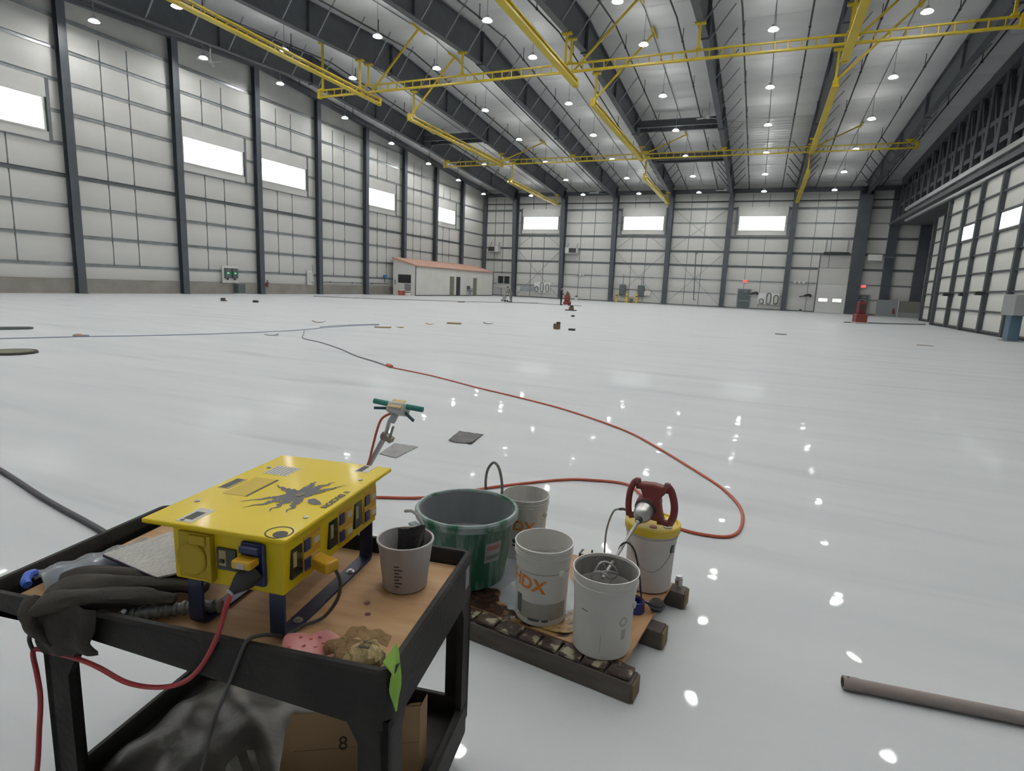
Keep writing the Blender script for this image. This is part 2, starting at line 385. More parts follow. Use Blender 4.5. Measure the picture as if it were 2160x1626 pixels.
# ------------------------------------------------------------------ rigid frames
RB = [(YF + .9, 14.3), (22.7, 16.2), (YR, 17.2), (57.0, 16.2), (YB - 1.4, 14.3)]
def rbot(y):
    for (a, za), (b, zb) in zip(RB[:-1], RB[1:]):
        if a <= y <= b: return za + (zb - za) * (y - a) / (b - a)
    return 14.35
m_brace = mat('pale_brace_angle', (.34, .36, .38), .4, .3)
def frame(i, x, wide=.6):
    t = thing('roof_frame', 'dark steel hangar frame of column and rafter, %s from the left wall' % ORD[i], 'steel frame', (x, YB, 0), 0, 'steel frames across the hangar')
    Y = lambda y: y - YB
    top = [(YF + .2, roofz(YF) - .22), (YR, roofz(YR) - .22), (YB - .15, roofz(YB) - .22)]
    mb = MB(); mb.prism([(Y(y), z) for y, z in RB] + [(Y(y), z) for y, z in top[::-1]], -.02, .02, 'x')
    obj('rafter_web', mb, m_steel, t)
    for nm, pts in (('bottom_flange', RB), ('top_flange', top)):
        fb = MB()
        for (ya, za), (yb, zb) in zip(pts[:-1], pts[1:]): fb.bar((0, Y(ya), za), (0, Y(yb), zb), .42 if nm[0] == 'b' else .38, .05)
        obj(nm, fb, m_steel, t)
    # column at the back wall
    cb = MB(); cb.prism([(Y(83.95), 0), (Y(84.35), 0), (Y(84.35), 15.6), (Y(83.05), 15.6), (Y(83.05), 14.35)], -.02, .02, 'x')
    cb.box(-wide/2, wide/2, Y(84.33), Y(84.37), 0, 15.3)
    cb.bar((0, Y(83.95), 0), (0, Y(83.05), 14.35), wide, .05, up=(0, 1, 0))
    if wide > .8: cb.prism([(Y(84.0), 0), (Y(84.3), 0), (Y(84.3), 15.2), (Y(83.15), 15.2)], -wide/2, -wide/2 + .05, 'x'); cb.prism([(Y(84.0), 0), (Y(84.3), 0), (Y(84.3), 15.2), (Y(83.15), 15.2)], wide/2 - .05, wide/2, 'x')
    obj('column', cb, m_steelcol, t)
    fc = MB().prism([(Y(YF + .1), 0), (Y(YF + .5), 0), (Y(YF + 1.3), 14.35), (Y(YF + .1), 15.3)], -.25, .25, 'x')
    obj('column', fc, m_steelcol, t)
    for y in (22.7, YR, 57.0):
        obj('splice_plate', MB().box(-.24, .24, Y(y) - .04, Y(y) + .04, rbot(y) - .12, roofz(y) - .2), m_steel, t)
    for y in (31.0, 48.4, 66.0, 74.5):
        obj('stiffener', MB().box(-.19, .19, Y(y) - .012, Y(y) + .012, rbot(y), roofz(y) - .22), m_steel, t)
    k = 0; y = 8.0
    while y < 82:
        for s in ((-1, 1) if y > 66 else (1,)):
            obj('flange_brace', MB().bar((s * .05, Y(y), rbot(y) + .04), (s * 1.55, Y(y), roofz(y) - .12), .07, .07), m_steel if y > 66 else m_brace, t)
        y += 2.97
    return t
for i, x in enumerate(FX): frame(i, x, 1.35 if i == 6 else .6)

def plain_col(label, x, w):
    t = thing('corner_column', label, 'column', (x, YB, 0))
    cb = MB(); cb.box(-w/2, w/2, -.5, -.1, 0, 15.1); obj('shaft', cb, m_steelcol, t)
    obj('base_plate', MB().box(-w/2 - .08, w/2 + .08, -.6, -.05, 0, .03), m_steelcol, t)
plain_col('wide dark column on the back wall between the red exit light and the hangar door', 13.95, 1.0)
plain_col('dark column in the back right corner beside the hangar door', 17.2, 1.1)
plain_col('dark column in the back left corner behind the low office', XL + .55, .45)

# paired beams between frames (dark)
def crossbeam(label, x0, x1, y, z):
    t = thing('cross_beam', label, 'beam', ((x0 + x1) / 2, y, z)); L = (x1 - x0) / 2
    for s in (-1, 1):
        b = MB(); b.box(-L, L, s*.8 - .15, s*.8 + .15, -.3, -.25); b.box(-L, L, s*.8 - .15, s*.8 + .15, .25, .3); b.box(-L, L, s*.8 - .02, s*.8 + .02, -.25, .25)
        obj('beam', b, m_steel, t)
    for k in range(5):
        x = -L + .8 + k * (2 * L - 1.6) / 4; obj('tie', MB().box(x - .04, x + .04, -.8, .8, -.05, .05), m_steel, t)
crossbeam('pair of dark beams hung between the first and second steel frames from the left wall', FX[0] + .25, FX[1] - .25, 57.6, 16.9)
crossbeam('pair of dark beams between two rafters below a small white ceiling fan', FX[3] + .25, FX[4] - .25, 57.6, 16.9)
crossbeam('pair of dark beams between two rafters just above the far yellow rail', FX[3] + .25, FX[4] - .25, 67.6, 16.1)

# ------------------------------------------------------------------ sprinkler pipes and lamp conduits
def under(x, dz, y0=YF + .4, y1=YB - .6): return [(x, y0, roofz(y0) - dz), (x, YR, roofz(YR) - dz), (x, y1, roofz(y1) - dz)]
px = [-39.6, -37.2] + [f + q for f in FX[:-1] for q in (2.0, 5.85)] + [11.9]
for i, x in enumerate(px):
    t = thing('sprinkler_pipe', 'thin black sprinkler pipe under the roof, %s from the left wall' % ORD[i], 'pipe', (x, YB, 15), 0, 'sprinkler pipes')
    obj('pipe', MB().tube([Vector(p) - Vector((x, YB, 15)) for p in under(x, .85)], .055, 6), m_black, t)
    hb = MB(); y = 6.0
    while y < 83:
        hb.box(-.02, .02, y - YB - .02, y - YB + .02, roofz(y) - .85 - 15, roofz(y) - 15); hb.tube([(0, y - YB - .07, roofz(y) - .85 - 15), (0, y - YB + .07, roofz(y) - .85 - 15)], .085, 6); y += 7.4
    stuff(obj('hangers', hb, m_black, t))

LX = [-38.5] + [f + 3.83 for f in FX[:-1]]
LAMPY = [1.5, 9.3, 17.1, 25.0, 33.0, 40.3, 48.7, 56.6, 64.5, 72.2, 80.0]
LAMPY0 = [1.5, 9.3, 17.1, 24.8, 32.3, 39.6, 47.8, 55.5, 63.2, 70.8, 78.5]
def lampz(y): return 17.38 - .075 * abs(y - 40.3)
lamp_meshes = None
def lamp(x, y, label):
    global lamp_meshes
    z = lampz(y)
    if lamp_meshes is None:
        h = MB().lathe([(.04, .30), (.10, .29), (.12, .2), (.19, .10)], 20, cap0=True).mesh('housing', True)
        h.materials.append(m_grey); h.set_sharp_from_angle(angle=.6)
        l = MB().add([((.255)*math.cos(2*math.pi*k/12), (.255)*math.sin(2*math.pi*k/12), -.012) for k in range(12)], [tuple(range(12))[::-1]]).mesh('lens'); l.materials.append(m_lens)
        r = MB().tube([(0, 0, 0), (0, 0, 1)], .018, 6).mesh('drop_rod'); r.materials.append(m_galv)
        k2 = MB().lathe([(.19, .10), (.25, .06), (.30, .0), (.255, -.012)], 12).mesh('skirt', True); k2.materials.append(m_uplight)  # added glowing ring that throws light up and sideways
        lamp_meshes = (h, l, r, k2)
    t = thing('high_bay_lamp', label, 'lamp', (x, y, z), 0, 'high-bay lamps under the roof')
    link('housing', lamp_meshes[0], t); link('lens', lamp_meshes[1], t); link('skirt', lamp_meshes[3], t)
    o = link('drop_rod', lamp_meshes[2], t, (0, 0, .33)); o.scale = (1, 1, roofz(y) - z - .36)
for i, x in enumerate(LX):
    ys = LAMPY0 if i == 0 else LAMPY
    for k, y in enumerate(ys):
        if i == 1 and k == 7: continue
        row = 'lamp row beside the left wall' if i == 0 else '%s row from the left wall' % ORD[i]
        lamp(x, y, 'round ceiling lamp, %s from the back wall in the %s' % (ORD[len(ys) - 1 - k], row))
for i, x in enumerate(LX[1:]):
    tag(obj('lamp_conduit', MB().tube([Vector(p) for p in under(x + .0, .16)], .03, 6), m_galvd), 'thin grey conduit along the roof above the %s lamp row from the left wall' % ORD[i + 1], 'conduit', 'lamp conduits')

# ------------------------------------------------------------------ yellow runway rails
def ladder(mb, p, q, h, w, step=0.68):
    p, q = Vector(p), Vector(q); d = (q - p); L = d.length; d.normalize(); n = int(L / step)
    for k in range(n + 1):
        c = p + d * (L * k / n); mb.bar(c + Vector((0, 0, -h/2)), c + Vector((0, 0, h/2)), .06, .06)
def rail(label, p, q, hang, braces=(), h=.46, w=.2):
    p, q = Vector(p), Vector(q); c = (p + q) / 2
    t = thing('runway_rail', label, 'crane rail', c, 0, 'yellow overhead rails')
    a, b = p - c, q - c
    obj('top_chord', MB().bar(a + Vector((0, 0, h/2)), b + Vector((0, 0, h/2)), .65 * w, .09), m_yel, t)
    obj('bottom_chord', MB().bar(a - Vector((0, 0, h/2)), b - Vector((0, 0, h/2)), w, .11), m_yel, t)
    r = MB(); ladder(r, a, b, h, .06); stuff(obj('rungs', r, m_yel, t))
    d = (b - a).normalized()
    for e, s in ((a, -1), (b, 1)): obj('end_stop', MB().cbox(e, (.26, .26, h + .2)), m_yel, t)
    for hx, hy, hz in hang:
        g = MB(); f = Vector((hx, hy, 0)) - Vector((c.x, c.y, 0)); zt = hz - c.z
        g.bar(f + Vector((0, 0, h/2)), f + Vector((0, 0, zt)), .13, .13); g.cbox(f + Vector((0, 0, zt - .06)), (.62, .3, .1)); g.cbox(f + Vector((0, 0, h/2 + .06)), (.3, .3, .1))
        obj('hanger', g, m_yel, t)
    for s, e in braces:
        s, e = Vector(s) - c, Vector(e) - c
        g = MB().bar(s, e, .11, .11); g.bar(e + Vector((0, -.9, 0)), e + Vector((0, .9, 0)), .14, .1)
        obj('sway_brace', g, m_yel, t)
ZR = 15.35
railx = lambda y, x0, x1: [(x, y, rbot(y)) for x in FX if x0 < x < x1]
rail('long yellow rail crossing the hangar nearest the camera', (-32.3, 37.2, ZR), (10.2, 37.35, ZR), [(-32.0, 37.2, roofz(37.2) - .3)] + railx(37.2, -32.3, 9.5) + [(9.8, 37.3, roofz(37.2) - .3)])
rail('long yellow rail crossing the hangar farthest from the camera', (-35.8, 62.4, ZR - .02), (11.1, 62.6, ZR - .02), railx(62.4, -35.9, 11.2))
for nm, x in (('left', FX[1]), ('middle', FX[3]), ('right', FX[5])):
    z1 = ZR - .50
    rail('%s yellow lengthwise rail ending at the near crossing rail' % nm, (x, 14.0, z1), (x, 38.5, z1), [(x, y, rbot(y)) for y in (17, 36.2)], [((x, 37.4, z1 + .2), (x + 4.05, 37.4, roofz(37.4) - .3))], .34, .42)
    rail('%s yellow lengthwise rail between the two crossing rails' % nm, (x, 42.6, z1), (x, 61.2, z1), [(x, y, rbot(y)) for y in (43.2, 60.8)], [((x, 42.9, z1 + .2), (x + 4.0, 42.6, roofz(42.6) - .3)), ((x, 60.8, z1 + .2), (x + 3.9, 63.2, roofz(63.2) - .3))], .34, .42)
    rail('%s yellow lengthwise rail between the far crossing rail and the back wall' % nm, (x, 63.4, 13.5), (x, 80.4, 13.3), [(x, y, rbot(y)) for y in (64.0, 80.0)], (), .34, .42)

# ------------------------------------------------------------------ hangar door on the right
doorpan = wallpan.copy(); doorpan.materials.clear(); doorpan.materials.append(mat('white_door_insulation', (.84, .84, .80), .5, col2=(.77, .77, .73), scale=.7))
def leaf(label, x, y0, y1, wins, n=3):
    t = thing('hangar_door_leaf', label, 'hangar door', (x, (y0 + y1) / 2, 0), 0, 'sliding hangar door leaves'); L = y1 - y0; H = 10.1
    zz = [0.18 + 1.25 * k for k in range(9)] 
    for k in range(n + 1):
        y = -L/2 + L * k / n; y = max(-L/2 + .14, min(L/2 - .14, y))
        obj('post', MB().box(-.22, .04, y - .14, y + .14, 0.02, H), m_steel, t)
    for z in zz: obj('rail', MB().box(-.1, .04, -L/2 + .02, L/2 - .02, z - .05, z + .05), m_steel, t)
    for k in range(n):
        ya, yb = -L/2 + L * k / n, -L/2 + L * (k + 1) / n
        for j, (za, zb) in enumerate(zip(zz, zz[1:] + [H])):
            if (k, j) in wins:
                w = obj('window', MB().box(-.06, .0, ya + .3, yb - .3, za + .08, zb - .08), m_whitem, t)
                obj('pane', MB().box(-.075, -.06, ya + .36, yb - .36, za + .14, zb - .14), m_pane, w)
            o = link('insulation_panel', doorpan, t, (.06, (ya + yb) / 2, (za + zb) / 2), -RZ); o.scale = (yb - ya - .02, 1, zb - za - .02)
    obj('bottom_seal', MB().box(-.12, .1, -L/2, L/2, 0.0, .1), m_black, t)
    obj('backing', MB().box(.08, .2, -L/2, L/2, 0.02, H), m_insul, t)
leaf('hangar door leaf standing nearest the back wall, with one small window', 13.62, 50.85, 59.3, {(0, 5)}, 2)
leaf('narrow strip of a hangar door leaf parked behind the first, by the corner column', 15.3, 60.5, 71.0, (), 3)
leaf('hangar door leaf second from the back wall, cut by the right picture edge', 13.40, 38.6, 50.85, {(0, 5), (1, 5)})
leaf('third hangar door leaf from the back wall, beyond the right picture edge', 13.62, 26.35, 38.6, ())
leaf('fourth hangar door leaf from the back wall, beside the camera', 13.40, 14.1, 26.35, ())
leaf('fifth hangar door leaf, behind the camera', 13.62, 1.85, 14.1, ())
t = thing('door_header', 'dark steel header truss above the hangar doors', 'truss', (14.6, 40, 0))
for dz, w, x, m in ((11.42, .34, -1.45, m_lightsteel), (10.3, .2, -1.3, m_lightsteel)):
    obj('door_track', MB().box(x - .12, x + .12, YF - 39.5, 34.5, dz - w/2, dz + w/2), m, t)
obj('soffit', MB().box(-1.4, 2.9, YF - 39.5, 43.2, 10.75, 11.05), m_steel, t)
for x in (-.55, 1.0):
    obj('chord', MB().box(x - .22, x + .22, YF - 39.5, 43.2, 11.1, 11.6), m_steel, t)
    for dz in (13.0, 14.6): obj('chord', MB().box(x - .12, x + .12, YF - 39.5, 43.2, dz - .18, dz + .18), m_steel, t)
    for ya, yb in ((YF + .3, YR), (YR, YB - 1.6)):
        obj('chord', MB().bar((x, ya - 40, roofz(ya) - .55), (x, yb - 40, roofz(yb) - .55), .5, .9), m_steel, t)
    y = 6.0
    while y < 83:
        obj('strut', MB().box(x - .2, x + .2, y - 40.32, y - 39.68, 11.6, roofz(y) - .8), m_steel, t)
        if y + 2.55 < 83: obj('diagonal', MB().bar((x, y - 40, 11.6), (x, y + 2.55 - 40, roofz(y) - .9), .2, .3), m_steel, t)
        y += 2.55

obj('header_shade_sheet', MB().prism([(YF - 39.5, 11.1), (42.8, 11.1), (42.8, roofz(82.8) - .4), (YR - 40, roofz(YR) - .4), (YF - 39.5, roofz(YF) - .4)], 1.9, 1.95, 'x'), mat('painted_shade_dark', (.03, .033, .036), .7), t)  # dark sheet added behind the truss, stands for the shade there
rnd = random.Random(5); y = 6.0
while y < 82:
    for z0, z1 in ((11.8, 12.7), (13.3, 14.3)):
        if rnd.random() < .5: obj('pale_gap_patch', MB().box(1.86, 1.9, y - 39.6, y - 37.9, z0, z1), m_grey, t)  # random paler patches breaking up the painted shade
    y += 2.55
# ------------------------------------------------------------------ things along the walls
def T(name, label, cat, loc, rot=0, group=None): return thing(name, label, cat, loc, rot, group)
m_screen = mat('green_lit_screen', (0.02, 0.3, 0.06), 0.4, emit=1.2, ecol=(0.05, 1, 0.2))
m_redlit = mat('red_lit_sign', (0.5, 0.02, 0.02), 0.4, emit=2.2, ecol=(1, 0.06, 0.05))
m_office = mat('office_white_board', (0.78, 0.775, 0.75), 0.6, col2=(0.73, 0.725, 0.70), scale=.7)
m_pinkroof = mat('pink_roof_board', (0.58, 0.36, 0.27), 0.7, col2=(0.52, 0.33, 0.26), scale=.6)
m_olive = mat('olive_grey_door', (0.17, 0.17, 0.13), 0.6)
m_boll = mat('yellow_bollard', (0.62, 0.42, 0.06), 0.5)
m_skin = mat('skin', (0.45, 0.27, 0.19), 0.6); m_dcloth = mat('dark_blue_work_clothes', (0.02, 0.024, 0.035), 0.8); m_gcloth = mat('grey_work_clothes', (0.16, 0.16, 0.15), 0.8); m_cap = mat('dark_hair', (0.02, 0.016, 0.013), 0.8)
m_brown = mat('brown_cardboard_scrap', (0.17, 0.115, 0.06), 0.8); m_ochre = mat('ochre_floor_patch', (0.20, 0.13, 0.035), 0.8, col2=(0.27, 0.18, 0.06), scale=4)
m_dark = mat('dark_scrap', (0.05, 0.045, 0.045), 0.7)

# left wall electrics  (local x runs along the wall, -y into the room)
t = T('electrical_board', 'white board with two dark green-lit units on the left wall', 'electrical panel', (XL + .3, 36.05, 0), RZ)
obj('backboard', MB().box(-.8, .8, -.06, 0, .91, 2.32), m_white, t)
for x in (-.36, .36):
    u = obj('control_unit', MB().box(x - .27, x + .27, -.26, -.06, 1.3, 2.12), m_dgrey, t, bevel=.02)
    obj('screen', MB().box(x - .12, x + .06, -.27, -.26, 1.66, 1.76), m_screen, u); obj('gland', MB().box(x - .06, x + .06, -.2, -.1, 1.15, 1.3), m_dgrey, u)
t = T('transformer_cabinet', 'dark grey cabinet on the floor below the green-lit units', 'cabinet', (XL + .55, 36.8, 0), RZ)
obj('body', MB().box(-.36, .36, -.25, .25, .06, .84), m_dgrey, t, bevel=.015); obj('plinth', MB().box(-.38, .38, -.27, .27, 0, .06), m_white, t); obj('lid', MB().box(-.38, .38, -.27, .27, .84, .88), m_grey, t)
t = T('breaker_panel', 'narrow white panel on the left wall beside a dark column', 'electrical panel', (XL + .22, 45.6, 0), RZ)
obj('backboard', MB().box(-.42, .42, -.05, 0, .9, 2.3), m_white, t); obj('cover', MB().box(-.2, .2, -.16, -.05, 1.2, 2.1), m_whitem, t, bevel=.01); obj('conduit', MB().tube([(.3, -.06, .95), (.3, -.06, 2.9)], .03), m_galv, t)
t = T('fire_extinguisher', 'small red fire extinguisher beside the left wall panel column', 'extinguisher', (XL + .75, 39.62, .62))
obj('cylinder', MB().lathe([(.0, 0), (.08, .01), (.085, .1), (.085, .42), (.03, .5), (.025, .56)], 14), m_red, t, smooth=True); obj('valve', MB().box(-.05, .05, -.02, .02, .55, .62), m_black, t); obj('hose', MB().tube(smoothpath([(.03, 0, .58), (.1, .03, .5), (.1, .03, .3)]), .012), m_black, t); obj('bracket', MB().box(-.12, -.07, -.09, .09, .1, .4), m_galvd, t)
t = T('wall_pipe_run', 'grey pipe along the curb between the left wall columns and the office', 'pipe', (XL + .34, 47, 0))
obj('pipe', MB().tube([(0, 0.3, 1.22), (0, 11.5, 1.27)], .045), m_galvd, t)
for y in (1.5, 5, 8.5): obj('clip', MB().box(-.1, .02, y - .04, y + .04, 1.15, 1.33), m_galvd, t)

# low office in the back left corner
t = T('office_room', 'low white office with a pinkish lean-to roof in the back left corner', 'office', (-37.4, 59.0, 0))
DX, LYo = XL + .75 + 37.4, 21.3
ob = MB(); ob.prism([(DX, 0), (0, 0), (0, 3.45), (DX, 4.15)], 0, LYo, 'y')
obj('walls', ob, m_office, t)
rf = MB(); rf.prism([(DX, 4.17), (.25, 3.42), (.25, 3.54), (DX, 4.42)], -.15, LYo + .15, 'y'); obj('roof', rf, m_pinkroof, t)
for y0, y1, m in ((8.2, 9.3, m_olive), (9.95, 11.0, m_black), (14.9, 15.95, m_olive)):
    d = obj('door', MB().box(0, .05, y0, y1, .05, 2.5), m, t); obj('handle', MB().box(.05, .11, y1 - .16, y1 - .08, 1.0, 1.06), m_galv, d)
obj('skirting', MB().box(0, .03, 0, LYo, 0, .1), m_black, t)
obj('side_window', MB().box(-2.4, -.65, -.06, 0, 1.45, 2.42), m_black, t); obj('side_vent', MB().box(-1.5, -.65, -.06, 0, .55, 1.35), m_grey, t)
obj('corner_trim', MB().box(-.06, .03, -.03, .06, 0, 3.42), m_galvd, t)
obj('wall_junction_box', MB().box(-2.95, -2.75, -.08, 0, 1.2, 1.75), m_galv, t)
t = T('wash_basin', 'small grey hand-wash fixture on the office wall between the doors', 'basin', (-37.36, 72.2, 0))
obj('bowl', MB().lathe([(.02, .5), (.25, .6), (.42, .85), (.44, .88), (.40, .88), (.1, .66)], 14, (.45, 0, 0)), m_grey, t, smooth=True)
obj('pedestal', MB().lathe([(.16, 0), (.12, .5)], 10, (.45, 0, 0), cap0=True), m_grey, t); obj('tank', MB().box(.02, .3, -.2, .2, .9, 1.35), m_dgrey, t); obj('spout', MB().tube(smoothpath([(.2, .3, 1.0), (.5, .5, 1.05), (.6, .5, .95)]), .04), m_grey, t)
t = T('red_bin', 'red and white bin standing against the end of the office', 'bin', (-38.9, 58.3, 0))
obj('tub', MB().lathe([(.0, 0), (.35, 0), (.42, .7), (.40, .7), (.33, .05)], 14), mat('salmon_bin', (.5, .12, .09), .5), t); obj('liner', MB().lathe([(.43, .7), (.45, .55), (.44, .72)], 14), m_white, t)
t = T('white_pail', 'white pail beside the red bin at the office corner', 'pail', (-37.8, 58.0, 0))
obj('body', MB().lathe([(0, 0), (.28, 0), (.33, .5), (.31, .5), (.26, .03)], 14), m_white, t); obj('band', MB().lathe([(.325, .36), (.335, .44)], 14), m_dark, t)
t = T('blue_valve', 'small blue valve on the wall left of the office', 'valve', (XL + .12, 58.1, 2.0), RZ)
obj('body', MB().cbox((0, -.15, .1), (.5, .25, .35)), mat('valve_blue', (.06, .22, .5), .5), t, bevel=.05); obj('stem', MB().tube([(0, -.1, -.6), (0, -.1, 0)], .05), m_galvd, t)

# back wall (local -y into the room)
def heater(label, x, flip):
    t = T('unit_heater', label, 'heater', (x, YB - .75, 6.7), 0, 'unit heaters on the back wall')
    obj('case', MB().box(-.9, .9, -.5, .5, 0, .85), m_white, t, bevel=.03); o = .25 if flip else -.25
    obj('louvre_face', MB().box(o - .55, o + .55, -.53, -.5, .1, .75), m_black, t)
    for k in range(4): obj('louvre', MB().box(o - .52, o + .52, -.57, -.53, .17 + k * .15, .2 + k * .15), m_dgrey, t)
    for x2 in (-.7, .7): obj('bracket', MB().bar((x2, 0, .85), (x2, .6, 1.5), .05), m_galvd, t)
heater('white unit heater with black louvres high on the back wall, nearest the corner', -38.9, False)
heater('white unit heater with black louvres high beside the second back wall frame', -26.3, True)
t = T('panel_board', 'two dark square panels on the back wall beside the office', 'panel', (-37.3, YB - .16, 0))
obj('board', MB().box(-1.2, 1.2, -.03, 0, 1.2, 3.4), m_whitem, t)
for x in (-.5, .55): obj('panel', MB().box(x - .42, x + .42, -.12, -.03, 1.95, 3.05), m_black, t)
def board(label, x, w, z0, z1, cells):
    t = T('cable_board', label, 'electrical panel', (x, YB - .3, 0))
    obj('backboard', MB().box(-w/2, w/2, -.06, 0, z0, z1), mat('bright_white_board', (.88, .88, .87), .5), t)
    n = len(cells)
    for k, (a, b) in enumerate(cells):
        xx = -w/2 + (k + .5) * w / n; u = obj('cable_coil', MB().tube(smoothpath([(xx - .22, -.14, z0 + a), (xx - .22, -.14, z0 + b), (xx + .22, -.14, z0 + b), (xx + .22, -.14, z0 + a), (xx - .2, -.14, z0 + a)], 4), .055, 6), m_dgrey, t)
        obj('box', MB().box(xx - .18, xx + .18, -.16, -.06, z0 + a + .1, z0 + b - .1), m_whitem, t)
board('white board with three coiled grey cables left of the second back wall frame', -30.8, 2.6, .8, 2.35, [(.15, .8), (.2, 1.35), (.2, 1.15)])
board('white board with coiled grey cables beside the grey exit door', 1.0, 2.6, .72, 2.15, [(.1, .6), (.12, 1.3), (.15, 1.1)])
t = T('conduit_bundle', 'bluish bundle of conduits along the low back wall left of the white board', 'conduit', (-33.0, YB - .35, 0))
for k in range(5): obj('conduit', MB().tube([(-1.4, -.02 * k, 1.05 + .13 * k), (1.0, -.02 * k, 1.05 + .13 * k)], .04, 6), mat('bluish_conduit', (.27, .33, .40), .4), t)
for k, x in enumerate((-19.05, -17.6, -16.15)):
    t = T('bollard', 'yellow steel bollard before the back wall, %s of three' % ('leftmost', 'middle', 'rightmost')[k], 'bollard', (x, YB - 1.2, 0), 0, 'yellow bollards')
    obj('post', MB().lathe([(.16, 0), (.16, 1.2), (.12, 1.28), (.0, 1.32)], 14), m_boll, t, smooth=True); obj('foot', MB().box(-.25, .25, -.25, .25, 0, .02), m_boll, t); obj('band', MB().lathe([(.165, .85), (.165, 1.0)], 14), m_dgrey, t)
for k, x in enumerate((-18.4, -15.75)):
    t = T('disconnect_cabinet', 'tall dark grey cabinet on the back wall above the bollards, %s one' % ('left', 'right')[k], 'cabinet', (x, YB - .3, .95), 0, 'cabinets above the bollards')
    obj('case', MB().box(-.45, .45, -.3, 0, 0, 1.55), m_dgrey, t, bevel=.02); obj('door', MB().box(-.4, .4, -.33, -.3, .05, 1.5), m_dgrey, t); obj('lever', MB().box(.42, .52, -.3, -.2, .7, 1.0), m_black, t); obj('conduit', MB().tube([(0, -.15, 1.55), (0, -.15, 3.0)], .04), m_galvd, t)
t = T('small_white_box', 'small white box on the back wall right of the grey cabinets', 'box', (-14.9, YB - .25, 1.1))
obj('case', MB().box(-.5, .5, -.2, 0, 0, .7), m_white, t, bevel=.02); obj('lid', MB().box(-.47, .47, -.22, -.2, .03, .67), m_whitem, t)
t = T('floor_pump', 'small dark pump with yellow guard between the bollards', 'pump', (-16.9, YB - 1.2, 0))
obj('guard', MB().tube([(-.35, 0, 0), (-.35, 0, .8), (.35, 0, .8), (.35, 0, 0)], .06), m_boll, t); obj('motor', MB().box(-.2, .25, -.2, .2, .05, .62), m_dgrey, t, bevel=.04); obj('base', MB().box(-.3, .3, -.3, .3, 0, .05), m_black, t)
t = T('hanging_hose', 'dark hose hanging down the back wall in the X-braced bay', 'hose', (-8.6, YB - .3, 0))
obj('hose', MB().tube(smoothpath([(-.15, 0, 7.1), (0, -.05, 4), (.1, -.05, 1.4), (.1, -.1, .95), (.4, -.1, .8)]), .05), m_dgrey, t); obj('bracket', MB().box(-.25, .05, -.05, .15, 7.05, 7.25), m_galvd, t)
def pdoor(n, x, w, h, m):
    d = struct(link('door_%d' % n, None, None, (x, YB - .2, 0)))
    obj('leaf', MB().box(-w/2, w/2, -.06, 0, .02, h), m, d)
    fr = MB(); fr.box(-w/2 - .12, -w/2, -.1, .05, 0, h + .12); fr.box(w/2, w/2 + .12, -.1, .05, 0, h + .12); fr.box(-w/2, w/2, -.1, .05, h, h + .12)
    obj('door_frame', fr, m_grey, d); obj('push_bar', MB().box(-w/2 + .1, w/2 - .1, -.12, -.06, 1.0, 1.08), m_galv, d); obj('closer', MB().box(-.1, .35, -.14, -.06, h - .25, h - .17), m_lightsteel, d)
pdoor(1, -2.05, 1.5, 2.5, m_dgrey); pdoor(2, 11.75, 1.2, 2.4, m_dgrey)
for lab, x, z in (('red lit exit sign above the grey door in the back wall', -2.1, 3.6), ('red lit exit sign between the two wide columns at the right of the back wall', 11.6, 3.5)):
    t = T('exit_sign', lab, 'exit sign', (x, YB - .3, z)); obj('case', MB().box(-.28, .28, -.12, 0, -.18, .18), m_white, t); obj('lit_face', MB().box(-.24, .24, -.13, -.12, -.14, .14), m_redlit, t)
# overhead door with two lit windows
d = struct(link('door_3', None, None, (8.25, YB - .2, 0)))
for k in range(6): obj('panel', MB().box(-1.72, 1.72, -.08, 0, .02 + k * .6, .6 + k * .6), m_white, d)
for x in (-.92, .65):
    w = obj('window', MB().box(x - .52, x + .58, -.1, -.08, 1.36, 1.9), m_whitem, d); obj('pane', MB().box(x - .46, x + .52, -.11, -.1, 1.44, 1.82), m_pane, w)
for s in (-1, 1): obj('track', MB().box(s * 1.8 - .06, s * 1.8 + .06, -.16, 0, 0, 7.3), m_galvd, d)
obj('lintel', MB().box(-1.9, 1.9, -.12, 0, 3.62, 5.6), m_whitem, d)
t = T('air_curtain', 'long dark air curtain high above the overhead door', 'air curtain', (8.15, YB - .5, 7.35)); obj('case', MB().box(-1.4, 1.4, -.3, .2, 0, .22), m_black, t); 
for x in (-1.2, 1.2): obj('hanger', MB().box(x - .08, x + .08, 0, .2, .22, 1.7), m_galv, t)
t = T('white_duct_box', 'white box with a side pipe high on the back wall between the wide columns', 'duct', (12.3, YB - .9, 6.6)); obj('case', MB().box(-.75, .75, -.3, .3, 0, .72), m_white, t, bevel=.03); obj('pipe', MB().tube([(.75, 0, .45), (2.2, 0, .45)], .05), m_galv, t)
for lab, x in (('cluster of small white floodlights on the back wall girt right of the second frame', -24.9), ('cluster of small white floodlights left of the overhead door', 4.4)):
    t = T('flood_light_bar', lab, 'floodlight', (x, YB - .35, 3.75)); obj('bar', MB().box(-.7, .7, -.05, .05, .1, .16), m_white, t)
    for q in (-.5, 0, .5): obj('lamp_head', MB().lathe([(.05, .25), (.14, .12), (.15, 0), (.12, -.02)], 12, (q, -.1, -.15)), m_white, t, smooth=True)
for lab, x in (('black jacket hung on the white girt beside the grey exit door', -1.1), ('black jacket hung on the white girt left of the overhead door', 5.2)):
    t = T('hung_jacket', lab, 'jacket', (x, YB - .35, 1.75)); obj('shelf', MB().box(-.75, .8, -.05, .1, .05, .12), m_white, t); obj('cloth', MB().tube(smoothpath([(-.6, -.1, .15), (0, -.15, .3), (.5, -.1, .42), (.75, -.1, .2)]), [.06]*6 + [.14]*6 + [.16]*6 + [.08], 8), m_black, t, smooth=True)
